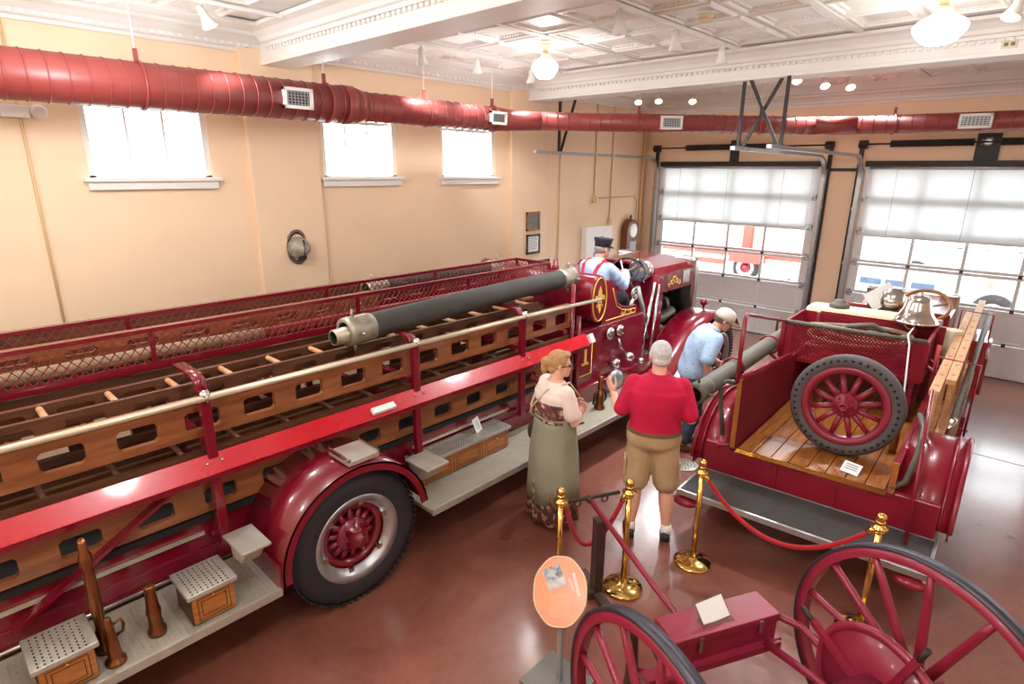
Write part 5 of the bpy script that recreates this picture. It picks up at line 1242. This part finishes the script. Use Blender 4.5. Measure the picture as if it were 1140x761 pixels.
def rope(a, b, sag, label, side=0):
    a = Vec((*a, .80)); b = Vec((*b, .80)); d = (b-a).normalized(); a2 = a+d*.04; b2 = b-d*.04
    t = thing('velvet_rope', label, 'rope', tuple(((a+b)/2)-Vec((0, 0, sag)))); P_ = []
    for k in range(25):
        f = k/24; p = a2.lerp(b2, f); p.z -= .03+sag*(1-(2*f-1)**2); p += Vec((-d.y, d.x, 0))*side*math.sin(PI*f); P_.append(p)
    MB().tube(P_, .017, 12).build('rope', Mt['velvet'], t)
    for e, q in ((P_[0], P_[1]), (P_[-1], P_[-2])):
        dd = (q-e).normalized(); MB().tube([e-dd*.05, e-dd*.01, e+dd*.03], [.006, .02, .02], 12).build('end_ferrule', Mt['brass'], t)
rope(SP[0], SP[3], .33, 'red velvet rope swagged in front of the wagon step')
rope(SP[2], SP[1], .42, 'red velvet rope hanging deep beside the cart stand', .10)
# ================= OUTSIDE =================
tr = thing('utility_trailer', 'red flat trailer with one wheel parked outside the door behind the ladder truck', 'trailer', (-6.6, 17.2, 0))
wheel(tr, -6.55, 16.9, .36, .36, .2, 1, 'trailer_wheel', .22, 8, 'rubber', 'red', 'white')
for c in [x for x in bpy.data.objects if x.name.startswith('trailer_wheel')]:
    c.rotation_euler = (0, 0, -PI/2)
mr_ = mat('trailer_red', (206,70,58), .5)
MB().boxx(-9.4, -4.6, 17.05, 18.6, .62, .74).build('deck', mr_, tr); MB().boxx(-8.6, -7.2, 16.95, 17.05, .35, .5).build('drawbar', mr_, tr)
MB().prism([(-7.05,.5),(-6.05,.5),(-6.1,.72),(-6.3,.84),(-6.8,.84),(-7.0,.72)], 'xz', 16.72, 17.04).build('mudguard', mr_, tr)
MB().boxx(-6.95, -6.7, 17.4, 17.6, .7, 2.6).build('mast', mr_, tr); MB().bar((-6.8, 17.5, 2.4), (-4.4, 17.6, 1.2), .12, .16).build('boom', mr_, tr)
m = MB()
for k in range(9): m.boxx(-8.2+.5*k, -7.75+.5*k, 18.3, 18.36, .74, 2.5)
m.build('side_board', mat('pale_boards', (206,200,190), .7), tr, kind='stuff')
def vehicle(name, label, x0, x1, y0, y1, z0, zb, zt, body, cab, glassc):
    t = thing(name, label, 'vehicle', ((x0+x1)/2, (y0+y1)/2, 0))
    L_ = x1-x0
    prof = [(x0, z0), (x1, z0), (x1, zb*.9), (x1-.05*L_, zb), (x0+cab[1]*L_+.1*L_, zb), (x0+cab[1]*L_, zt), (x0+cab[0]*L_, zt), (x0+cab[0]*L_-.08*L_, zb), (x0, zb)]
    b = MB().prism(prof, 'xz', y0, y1).build('body', body, t, bevel=.05)
    n = 3
    for k in range(n):
        a = x0+(cab[0]+(cab[1]-cab[0])*k/n)*L_+.04; e = x0+(cab[0]+(cab[1]-cab[0])*(k+1)/n)*L_-.04
        MB().boxx(a, e, y0-.012, y0+.01, zb+.06, zt-.1).build('side_window', glassc, t, bevel=.02)
        MB().boxx(e-.22, e-.08, y0-.03, y0, zb-.12, zb-.09).build('door_handle', Mt['grille'], t)
    for f in (.2, .8):
        MB().lathe([(.001, .11), (.2, .1), (.22, .1), (.36, .09), (.37, 0), (.001, 0)], (x0+f*L_, y0+.06, .37), (0, -1, 0), 28).build('tyre', Mt['rubber'], t)
        MB().lathe([(.001, .13), (.19, .12), (.2, .1)], (x0+f*L_, y0+.06, .37), (0, -1, 0), 20).build('wheel_disc', Mt['galv'], t)
    MB().boxx(x0-.06, x0+.02, y0+.1, y1-.1, z0, z0+.25).build('bumper', Mt['grille'], t); MB().boxx(x1-.02, x1+.06, y0+.1, y1-.1, z0, z0+.25).build('bumper', Mt['grille'], t)
gl_ = mat('car_glass', (70,92,120), .1)
vehicle('white_pickup', 'white crew cab pickup truck parked outside the door behind the wagon', -3.9, 1.6, 19.0, 20.9, .5, 1.25, 2.0, mat('white_car', (236,238,240), .3), (.28, .62), gl_)
vehicle('blue_car', 'low blue car parked outside, seen through the lower panes beyond the wagon', -4.6, .2, 14.6, 16.3, .3, .62, .9, mat('blue_car', (140,160,186), .3), (.3, .6), gl_)
tre = thing('street_tree', 'young bare trunk tree standing outside beyond the pine ladders', 'tree', (-1.0, 16.8, 0))
MB().tube([(-1.0, 16.8, 0), (-.98, 16.8, 1.2), (-1.02, 16.8, 2.4)], [.13, .11, .08], 10).build('trunk', mat('bark', (186,166,146), .8), tre)
MB().tube([(-1.0, 16.8, 1.3), (-.7, 16.85, 2.0), (-.5, 16.9, 2.6)], [.06, .05, .03], 8).build('branch', mat('bark2', (176,156,136), .8), tre)
# ================= PEOPLE =================
RINGS = [(0,.150,.100),(.08,.172,.122),(.18,.176,.125),(.32,.158,.113),(.48,.162,.116),(.64,.176,.122),(.78,.186,.118),(.87,.176,.104),(.94,.118,.078),(1.0,.062,.060)]
def bez(a, b, c, t): return a*(1-t)**2+b*2*t*(1-t)+c*t*t
class Fig:
    def __init__(s, T, J, girth=1.0, belly=0.0, sh=1.0):
        s.T = T; s.J = {k: Vec(v) for k, v in J.items()}; s.g = girth; s.b = belly; s.sh = sh
    def torso(s, m, off=0.0, t0=0.0, t1=1.0, n=28, fold=0, hem=None):
        J = s.J; hx = (J['hipR']-J['hipL']).normalized(); sx = (J['shR']-J['shL']).normalized(); rings = []
        K_ = 18
        for i in range(K_+1):
            t = t0+(t1-t0)*i/K_
            c = bez(J['pel'], J['mid'], J['neck'], t); tg = (bez(J['pel'], J['mid'], J['neck'], min(1, t+.02))-bez(J['pel'], J['mid'], J['neck'], max(0, t-.02))).normalized()
            x = (hx*(1-t)+sx*t); x = (x-tg*x.dot(tg)).normalized(); y = tg.cross(x)
            for (a, ax_, ay_), (b, bx_, by_) in zip(RINGS[:-1], RINGS[1:]):
                if a <= t <= b+1e-6:
                    f = (t-a)/(b-a); rx = ax_+(bx_-ax_)*f; ry = ay_+(by_-ay_)*f; break
            g = s.g if t < .8 else 1+(s.g-1)*.5
            rx = rx*g*(s.sh if t > .5 else 1)+off; ry = ry*g+off
            bl = s.b*max(0, 1-abs(t-.3)/.28)
            rings.append([c+x*(rx*math.copysign(abs(math.cos(q))**.9, math.cos(q)))+y*((ry+(bl if math.sin(q) > 0 else 0)*math.sin(q))*math.sin(q))*(1+fold*.04*math.sin(5*q+t*19)) for q in [2*PI*k/n for k in range(n)]])
        m.loft(rings)
    def limb(s, m, names, radii, bulge=(0, 0), off=0.0, f0=0.0, f1=1.0, n=14, fold=0):
        P = [s.J[k] for k in names]; out = []; rr = []; N = 7; tot = (len(P)-1)*N
        for i in range(len(P)-1):
            for k in range(N+(1 if i == len(P)-2 else 0)):
                f = k/N; g = (i*N+k)/tot
                if g < f0-1e-6 or g > f1+1e-6: continue
                out.append(P[i].lerp(P[i+1], f)); rr.append(radii[i]+(radii[i+1]-radii[i])*f+bulge[i]*math.sin(PI*min(1, f*1.3))+off+fold*.006*math.sin(g*41))
        m.tube(out, rr, n)
        m.ell(out[0], (rr[0],)*3, 12, 8); m.ell(out[-1], (rr[-1],)*3, 12, 8)
    def hand(s, m, w, fd, pn, curl=.5, side=1, sc=1.0):
        w = Vec(w); f = Vec(fd).normalized(); p = Vec(pn); p = (p-f*p.dot(f)).normalized(); x = f.cross(p)*side
        R = Matrix((x, f, p)).transposed()
        m.ell(w+f*.045*sc, (.040*sc, .056*sc, .019*sc), 12, 8, R)
        for k, L in enumerate((.072, .080, .075, .058)):
            b = w+f*.078*sc+x*(.028-.0187*k)*sc; c1 = curl*.6; L *= sc; pts = [b-f*.02]
            q = b; a = c1*.5
            for sg in (.42, .32, .26):
                q = q+(f*math.cos(a)+p*math.sin(a)+x*(.12-.08*k)*.5)*L*sg; pts.append(q); a += c1*1.1
            m.tube([pts[0], b]+pts[1:], [.010, .0105, .0095, .009, .0075], 8)
        b = w+f*.02*sc+x*.030*sc
        m.tube([b, b+(x*.8+f*.5+p*.25)*.035*sc, b+(x*.7+f*1.2+p*.5)*.05*sc, b+(x*.6+f*1.7+p*.6)*.055*sc], [.014, .012, .010, .008], 8)
    def head(s, m, c, R, sc=1.0):
        """skull, jaw, nose, ears; R head axes (x right, y face, z up)"""
        def P(x, y, z): return c+R@(Vec((x, y, z))*sc)
        m.ell(P(0, -.012, .025), (.076*sc, .094*sc, .092*sc), 18, 12, R)
        m.ell(P(0, .022, -.045), (.060*sc, .066*sc, .072*sc), 16, 10, R)
        m.ell(P(0, .058, -.095), (.030*sc, .026*sc, .022*sc), 12, 8, R)
        m.ell(P(0, .074, .012), (.048*sc, .016*sc, .012*sc), 10, 6, R)
        m.tube([P(0, .078, .008), P(0, .094, -.018), P(0, .104, -.035), P(0, .088, -.045)], [.010*sc, .013*sc, .015*sc, .011*sc], 8)
        m.ell(P(0, .080, -.066), (.024*sc, .012*sc, .007*sc), 10, 6, R); m.ell(P(0, .078, -.076), (.020*sc, .012*sc, .008*sc), 10, 6, R)
        for q in (-1, 1):
            m.ell(P(q*.078, -.008, -.012), (.010*sc, .020*sc, .032*sc), 10, 7, R)
            m.ell(P(q*.040, .055, -.028), (.024*sc, .02*sc, .022*sc), 10, 6, R)
    def shoe(s, m, ank, fd, L=.27, w=.046, h=.04):
        a = Vec(ank); f = Vec(fd); f.z = 0; f.normalize(); x = f.cross(Vec((0, 0, 1))); R = Matrix((x, f, Vec((0, 0, 1)))).transposed()
        g = Vec((a.x, a.y, 0))
        m.ell(g+f*.075+Vec((0, 0, .036)), (w, L*.5, .036), 14, 8, R); m.ell(g+f*-.01+Vec((0, 0, .055)), (w*.85, .065, .05), 12, 8, R)
        m.box(g+f*.07+Vec((0, 0, .012)), (w*1.7, L*.84, .024), R)
def Rzyx(yaw_, pitch, roll_=0): return Matrix.Rotation(yaw_, 3, 'Z') @ Matrix.Rotation(pitch, 3, 'X') @ Matrix.Rotation(roll_, 3, 'Y')
def eyes(F, t, c, R, sc=1.0):
    c = F.J['head'] if c is None else c
    for q in (-1, 1):
        MB(F.T).ell(c+R@(Vec((q*.032, .077, -.008))*sc), (.011*sc,)*3, 10, 6).build('eye', mat('eye_dark', (70,56,50), .3), t)
        MB(F.T).tube([c+R@(Vec((q*.018, .090, .010))*sc), c+R@(Vec((q*.046, .080, .012))*sc)], .004*sc, 6).build('eyebrow', Mt['brow'], t)
Mt['brow'] = mat('brow_hair', (120,100,84), .8)
def build_body(F, t, R, skin, hands, bare_legs=True, sc=1.0, feet=True):
    m = MB(F.T); J = F.J
    F.torso(m)
    m.tube([J['neck']-Vec((0, 0, .03)), J['neck'].lerp(J['head'], .45), J['head']+R@Vec((0, -.02, -.03))], [.062, .056, .056], 14)
    F.head(m, J['head'], R, sc)
    for q in 'LR':
        F.limb(m, ['sh'+q, 'el'+q, 'wr'+q], [.052, .041, .029], (.004, .008))
        F.limb(m, ['hip'+q, 'kn'+q, 'an'+q], [.086, .056, .038], (.006, .016))
        h = hands[q]; F.hand(m, J['wr'+q], h[0], h[1], h[2], 1 if q == 'R' else -1)
    return m.build('body', skin, t, remesh=.0075, smooth=3)

# ---- man in the red polo shirt ----
rzm = math.radians(32)
T1 = Matrix.Translation((-2.12, 3.97, 0)) @ Matrix.Rotation(rzm, 4, 'Z')
t = thing('person', 'person with white hair in a red polo shirt and khaki shorts, back turned, gesturing', 'person', (-2.12, 3.97, 0), rzm)
J = dict(pel=(0,0,.86), mid=(0,-.03,1.16), neck=(0,-.01,1.475), head=(.0,.03,1.615), shL=(-.185,-.01,1.385), shR=(.185,-.01,1.385), elL=(-.285,-.03,1.13), wrL=(-.345,.17,1.215), elR=(.275,-.05,1.12), wrR=(.24,.18,1.08),
         hipL=(-.092,0,.88), hipR=(.092,0,.88), knL=(-.125,.02,.48), knR=(.135,.02,.48), anL=(-.14,-.03,.10), anR=(.155,-.03,.10))
F = Fig(T1, J, 1.17, .05, 1.05); Rh = Rzyx(.15, -.05)
build_body(F, t, Rh, Mt['skinp'], dict(L=((-.45,.45,.8), (.7,.5,.0), .35), R=((-.2,1,-.1), (-1,0,0), .8)))
m = MB(T1); F.torso(m, .018, .25, .99, fold=.6)
for q in 'LR': F.limb(m, ['sh'+q, 'el'+q], [.062, .058], (.004,), .010, 0, .9, fold=.6)
sh_ = m.build('polo_shirt', mat('red_polo', (200,14,66), .85, var=.12, vscale=5, bump=.15, bscale=120), t, remesh=.011, smooth=3)
m = MB(T1); m.torus(F.J['neck']+Vec((0, .0, -.005)), (0, -.15, 1), .068, .016, 24, 8, flat=1.6); m.build('collar', sh_.data.materials[0], t)
m = MB(T1); F.torso(m, .016, 0, .275, fold=0)
for q in 'LR': F.limb(m, ['hip'+q, 'kn'+q], [.108, .105], (.0,), .012, 0, .93, fold=1)
shorts = m.build('shorts', mat('khaki_shorts', (188,160,122), .85, var=.14, vscale=5, bump=.2, bscale=50), t, remesh=.012, smooth=3)
for q, x in (('L', -.215), ('R', .22)): MB(T1).box((x, .0, .66), (.02, .13, .16)).build('cargo_pocket', shorts.data.materials[0], shorts, bevel=.012)
m = MB(T1); F.torso(m, .026, .235, .28); m.build('belt', mat('belt_tan', (112,84,60), .6), t)
m = MB(T1)
c = F.J['head']; m.ell(c+Rh@Vec((0, -.024, .032)), (.084, .096, .094), 18, 12, Rh); m.ell(c+Rh@Vec((0, -.06, -.03)), (.072, .05, .05), 14, 9, Rh)
for q in (-1, 1): m.ell(c+Rh@Vec((q*.074, .005, .0)), (.012, .03, .035), 10, 7, Rh)
m.build('hair', mat('white_hair', (214,212,210), .8, var=.2, vscale=30, bump=.8, bscale=70), t, remesh=.009, smooth=2)
eyes(F, t, None, Rh)
for q in 'LR':
    a = F.J['an'+q]; MB(T1).tube([(a.x, a.y, .05), (a.x, a.y, .15)], [.048, .044], 14).build('sock', mat('white_sock', (232,230,228), .9), t)
    m = MB(T1); F.shoe(m, a, (.12 if q == 'R' else -.12, 1, 0)); m.build('shoe', mat('black_shoe', (46,46,52), .6), t, remesh=.009, smooth=2)

# ---- woman in the grey-green apron ----
rzw = math.radians(-22)
T2 = Matrix.Translation((-2.87, 3.62, 0)) @ Matrix.Rotation(rzw, 4, 'Z')
t = thing('person', 'person in floral dress and grey green apron, fair hair tied up, arms folded', 'person', (-2.87, 3.62, 0), rzw)
J = dict(pel=(0,0,.80), mid=(0,-.03,1.05), neck=(0,-.01,1.325), head=(.0,.035,1.455), shL=(-.165,0,1.245), shR=(.165,0,1.245), elL=(-.225,.05,1.01), wrL=(-.02,.22,1.06), elR=(.235,.05,1.01), wrR=(.03,.24,1.03),
         hipL=(-.085,0,.80), hipR=(.085,0,.80), knL=(-.09,.02,.43), knR=(.09,.02,.43), anL=(-.09,-.02,.09), anR=(.09,-.02,.09))
F = Fig(T2, J, 1.12, .03); Rh = Rzyx(-.45, -.03)
build_body(F, t, Rh, Mt['skinp'], dict(L=((1,.3,.1), (0,-1,0), .6), R=((-1,.2,.0), (0,-1,0), .6)), sc=.97)
m = MB(T2); F.torso(m, .012, .3, .985)
for q in 'LR': F.limb(m, ['sh'+q, 'el'+q], [.062, .062], (.006,), .012, 0, .8, fold=1)
m.build('shirt', mat('cream_tee', (232,218,206), .85, var=.08, vscale=6), t, remesh=.011, smooth=3)
def skirt(T, levels, n=72, folds=9, ph=0, amp=.05, a0=0, a1=2*PI, th=.012):
    m = MB(T); rings = []
    for z, rx, ry, cy, f in levels:
        rings.append([(rx*math.cos(q)*(1+amp*f*math.sin(folds*q+ph+z*3)), cy+ry*math.sin(q)*(1+amp*f*math.sin(folds*q+ph+z*3)), z) for q in [a0+(a1-a0)*k/n for k in range(n)]])
    m.loft(rings); return m
dm = floral_mat('floral_print', (112,62,60), [(150,96,84),(196,168,140),(84,52,58),(128,116,86),(210,186,158)], 34)
skirt(T2, [(1.14,.178,.14,0,0),(1.0,.175,.145,.0,.2),(.9,.19,.16,0,.3),(.7,.215,.19,0,.6),(.4,.225,.2,0,1),(.06,.25,.215,0,1.4)], ph=1).build('dress', dm, t)
m = MB(T2); F.torso(m, .021, .36, .70); m.build('bodice', dm, t, remesh=.012, smooth=2)
am = mat('sage_apron', (148,146,124), .9, var=.12, vscale=5, bump=.25, bscale=70)
skirt(T2, [(1.02,.192,.158,.0,.1),(.94,.205,.172,0,.3),(.7,.232,.205,0,.6),(.45,.243,.214,.0,1),(.25,.252,.222,0,1.2)], ph=1.6, folds=7, amp=.04, a0=math.radians(95), a1=math.radians(445)).build('apron', am, t)
MB(T2).tube([(.2*math.cos(q), .163*math.sin(q), 1.02) for q in [2*PI*k/30 for k in range(30)]], .012, 8, closed=True).build('apron_band', am, t)
P_ = [(.13,.15,1.2),(.12,.06,1.325),(.07,-.125,1.27),(-.03,-.19,1.12),(-.19,-.15,.98),(-.27,-.03,.86)]
MB(T2).tube(P_, .014, 8, flat=.5).build('bag_strap', mat('tan_strap', (196,168,134), .8), t)
MB(T2).tube([(-.13,.15,1.2),(-.12,.06,1.325),(-.10,-.115,1.26),(-.09,-.185,1.1),(-.08,-.19,1.02)], .014, 8, flat=.5).build('apron_strap', mat('tan_strap2', (200,176,140), .8), t)
bg_ = MB(T2).ell((-.27,-.04,.76), (.045,.085,.11), 14, 9).build('shoulder_bag', mat('dark_bag', (58,46,40), .6), t)
c = F.J['head']; m = MB(T2)
m.ell(c+Rh@Vec((0,-.022,.03)), (.082,.096,.094), 18, 12, Rh); m.ell(c+Rh@Vec((0,-.06,-.035)), (.066,.05,.055), 14, 9, Rh); m.ell(c+Rh@Vec((0,.045,.085)), (.055,.04,.026), 12, 8, Rh)
m.ell(c+Rh@Vec((0,-.125,.012)), (.042,.042,.048), 14, 9, Rh); m.ell(c+Rh@Vec((.0,-.135,-.04)), (.028,.028,.06), 12, 8, Rh)
m.build('hair', mat('fair_hair', (190,146,100), .75, var=.25, vscale=30, bump=.8, bscale=60), t, remesh=.008, smooth=2)
eyes(F, t, None, Rh, .97)
m = MB(T2)
for q in (-1, 1): m.torus(c+Rh@Vec((q*.033,.098,-.006)), Rh@Vec((0,1,0)), .022, .003, 18, 6); m.tube([c+Rh@Vec((q*.055,.094,-.002)), c+Rh@Vec((q*.082,.0,-.002))], .003, 6)
m.tube([c+Rh@Vec((-.011,.102,-.003)), c+Rh@Vec((.011,.102,-.003))], .003, 6); m.build('glasses', Mt['black'], t)
for q in 'LR':
    m = MB(T2); F.shoe(m, F.J['an'+q], (0, 1, 0), .23, .04); m.build('shoe', mat('brown_flat', (96,64,48), .6), t, remesh=.009, smooth=2)

# ---- man in the pale blue shirt, stooping ----
rzb = math.radians(-48)
T3 = Matrix.Translation((-2.66, 5.80, 0)) @ Matrix.Rotation(rzb, 4, 'Z')
t = thing('person', 'person in pale blue shirt, jeans and khaki cap, bending forward beside the wheel', 'person', (-2.66, 5.80, 0), rzb)
J = dict(pel=(0,-.04,.84), mid=(0,-.06,1.12), neck=(0,.15,1.395), head=(.0,.25,1.485), shL=(-.18,.12,1.315), shR=(.18,.12,1.315), elL=(-.24,.10,1.06), wrL=(-.20,.30,.95), elR=(.26,.02,1.08), wrR=(.235,.10,.86),
         hipL=(-.09,-.04,.86), hipR=(.09,-.04,.86), knL=(-.12,.04,.47), knR=(.10,.0,.47), anL=(-.13,.02,.10), anR=(.11,-.10,.10))
F = Fig(T3, J, 1.06, .02); Rh = Rzyx(-.1, -.45)
build_body(F, t, Rh, Mt['skin'], dict(L=((.2,.6,-1), (1,0,0), .5), R=((-.1,.3,-1), (-1,0,0), .8)))
m = MB(T3); F.torso(m, .018, .05, .97, fold=1)
for q in 'LR': F.limb(m, ['sh'+q, 'el'+q], [.066, .064], (.006,), .014, 0, .95, fold=1)
def dotted():
    mm = mat('pale_blue_shirt', (158,184,214), .85, bump=.1, bscale=60); nt = mm.node_tree; N = nt.nodes; b = N['Principled BSDF']
    tc = N.new('ShaderNodeTexCoord'); v = N.new('ShaderNodeTexVoronoi'); v.inputs['Scale'].default_value = 26; nt.links.new(tc.outputs['Object'], v.inputs['Vector'])
    r = N.new('ShaderNodeValToRGB'); r.color_ramp.interpolation = 'CONSTANT'; r.color_ramp.elements[0].color = (*lin((92,112,148)), 1); r.color_ramp.elements[1].position = .17; r.color_ramp.elements[1].color = (*lin((164,190,220)), 1)
    nt.links.new(v.outputs['Distance'], r.inputs[0]); nt.links.new(r.outputs[0], b.inputs['Base Color']); return mm
sm_ = dotted(); m.build('shirt', sm_, t, remesh=.011, smooth=3)
m = MB(T3); m.torus(F.J['neck']+Vec((0,-.005,-.005)), (0,.55,.85), .066, .015, 24, 8, flat=1.5); m.build('collar', sm_, t)
m = MB(T3); F.torso(m, .010, 0, .28)
for q in 'LR': F.limb(m, ['hip'+q, 'kn'+q, 'an'+q], [.094, .072, .06], (.0, 0), .012, 0, .99, fold=1)
m.build('jeans', mat('blue_jeans', (62,74,100), .85, var=.25, vscale=8, bump=.2, bscale=60), t, remesh=.012, smooth=3)
c = F.J['head']; m = MB(T3); m.ell(c+Rh@Vec((0,-.03,.0)), (.080,.085,.075), 16, 10, Rh); m.build('hair', mat('brown_hair', (104,84,68), .8, bump=.6, bscale=60), t)
cp = MB(T3); rings = []
for z, s_ in ((-.005, 1.0), (.03, 1.01), (.06, .95), (.09, .78), (.108, .5), (.116, .1)):
    rings.append([c+Rh@Vec((.090*s_*math.cos(q), -.008+.108*s_*math.sin(q), z+.012)) for q in [2*PI*k/24 for k in range(24)]])
cp.loft(rings); cap_ = cp.build('cap', mat('cap_white', (206,198,186), .85, var=.1, vscale=8), t)
m = MB(T3); m.add([c+Rh@Vec((.082*math.cos(q), -.008+(.10)*math.sin(q), .012)) for q in [PI*k/12 for k in range(13)]]+[c+Rh@Vec((.082*math.cos(q), .04+(.155)*math.sin(q), .006-.02*abs(math.cos(q)))) for q in [PI*k/12 for k in range(13)]]+
  [c+Rh@Vec((.082*math.cos(q), -.008+(.10)*math.sin(q), .022)) for q in [PI*k/12 for k in range(13)]]+[c+Rh@Vec((.082*math.cos(q), .04+(.155)*math.sin(q), .014-.02*abs(math.cos(q)))) for q in [PI*k/12 for k in range(13)]],
  [(k, k+1, 14+k, 13+k) for k in range(12)]+[(26+k, 39+k, 40+k, 27+k) for k in range(12)]+[(13+k, 14+k, 40+k, 39+k) for k in range(12)], True)
m.build('cap_brim', mat('cap_khaki', (134,112,82), .85), cap_)
eyes(F, t, None, Rh)
MB(T3).tube([c+Rh@Vec((q*.082,.0,-.006)) for q in (1,)]+[c+Rh@Vec((.056,.092,-.006)), c+Rh@Vec((-.056,.092,-.006)), c+Rh@Vec((-.082,.0,-.006))], .004, 6).build('glasses', Mt['black'], t)
for q in 'LR':
    m = MB(T3); F.shoe(m, F.J['an'+q], (.05, 1, 0)); m.build('shoe', mat('brown_shoe', (116,78,52), .6), t, remesh=.009, smooth=2)

# ---- uniformed driver figure ----
T4 = Matrix.Translation((-4.10, 5.86, 1.36)) @ Matrix.Rotation(0, 4, 'Z')
t = thing('person', 'person in blue shirt, red suspenders and black peaked cap sitting at the truck wheel', 'person', (-4.10, 5.86, 1.36))
J = dict(pel=(0,0,.06), mid=(0,-.06,.30), neck=(0,.06,.60), head=(.02,.12,.735), shL=(-.175,.04,.51), shR=(.175,.04,.51), elL=(-.24,.26,.30), wrL=(-.12,.48,.40), elR=(.25,.26,.29), wrR=(.13,.48,.40),
         hipL=(-.09,.02,.08), hipR=(.09,.02,.08), knL=(-.13,.44,.10), knR=(.13,.44,.10), anL=(-.13,.58,-.28), anR=(.13,.58,-.28))
F = Fig(T4, J, 1.04, .02); Rh = Rzyx(-.35, -.1)
build_body(F, t, Rh, Mt['skin'], dict(L=((.5,1,.35), (.3,0,-1), .9), R=((-.4,1,.35), (-.3,0,-1), .9)))
m = MB(T4); F.torso(m, .02, .08, .97, fold=1)
for q in 'LR': F.limb(m, ['sh'+q, 'el'+q, 'wr'+q], [.064, .056, .046], (.008, .006), .012, 0, .95, fold=1)
bs_ = mat('blue_uniform_shirt', (166,188,220), .85, var=.1, vscale=6, bump=.1, bscale=40); m.build('shirt', bs_, t, remesh=.011, smooth=3)
m = MB(T4); m.torus(F.J['neck']+Vec((0, 0, .0)), (0, .2, 1), .066, .015, 24, 8, flat=1.5); m.build('collar', bs_, t)
m = MB(T4); F.torso(m, .012, 0, .25)
for q in 'LR': F.limb(m, ['hip'+q, 'kn'+q, 'an'+q], [.09, .07, .055], (0, 0), .012, 0, 1)
m.build('trousers', mat('navy_trousers', (48,50,62), .85), t, remesh=.013, smooth=2)
for q in 'LR':
    m = MB(T4); a = F.J['an'+q]; R_ = Matrix.Identity(3); m.ell((a.x, a.y+.07, a.z-.05), (.045, .13, .04), 12, 8); m.ell((a.x, a.y, a.z-.02), (.045, .06, .06), 12, 8); m.build('boot', Mt['black'], t, remesh=.01, smooth=2)
for q in (-1, 1):
    P_ = [(q*.03,-.19,.14),(q*.045,-.195,.28),(q*.08,-.165,.42),(q*.105,-.09,.545),(q*.112,.03,.60),(q*.11,.16,.54),(q*.10,.19,.38)]
    mm = MB(T4)
    for a, b in zip(P_[:-1], P_[1:]): mm.bar(Vec(a)+Vec((0, 0, 0)), Vec(b)+(Vec(b)-Vec(a))*.1, .038, .02, Vec((0, -1, .3)) if a[1] < .02 else Vec((0, .5, 1)))
    mm.build('suspender', mat('red_suspender', (214,30,58), .7), t)
c = F.J['head']
m = MB(T4); m.ell(c+Rh@Vec((0,-.03,.0)), (.080,.086,.08), 16, 10, Rh); m.build('hair', mat('grey_hair', (150,140,132), .8), t)
rings = []
for z, s_ in ((.02, 1.0), (.065, 1.0), (.068, 1.02), (.115, 1.22), (.125, 1.2), (.13, .9), (.132, .1)):
    rings.append([c+Rh@Vec((.088*s_*math.cos(q), -.008+.104*s_*math.sin(q), z)) for q in [2*PI*k/28 for k in range(28)]])
cp = MB(T4); cp.loft(rings); cap_ = cp.build('peaked_cap', mat('navy_cap', (40,42,54), .7), t)
m = MB(T4); m.add([c+Rh@Vec((.085*math.cos(q), -.008+.10*math.sin(q), .03)) for q in [PI*k/10 for k in range(11)]]+[c+Rh@Vec((.085*math.cos(q), .035+.125*math.sin(q), .008)) for q in [PI*k/10 for k in range(11)]]+
  [c+Rh@Vec((.085*math.cos(q), -.008+.10*math.sin(q), .036)) for q in [PI*k/10 for k in range(11)]]+[c+Rh@Vec((.085*math.cos(q), .035+.125*math.sin(q), .014)) for q in [PI*k/10 for k in range(11)]],
  [(k, k+1, 12+k, 11+k) for k in range(10)]+[(22+k, 33+k, 34+k, 23+k) for k in range(10)]+[(11+k, 12+k, 34+k, 33+k) for k in range(10)], True)
m.build('cap_peak', Mt['black'], cap_)
MB(T4).ell(c+Rh@Vec((0,.112,.075)), (.02,.008,.02), 10, 6, Rh).build('cap_badge', Mt['brass'], cap_)
eyes(F, t, None, Rh)
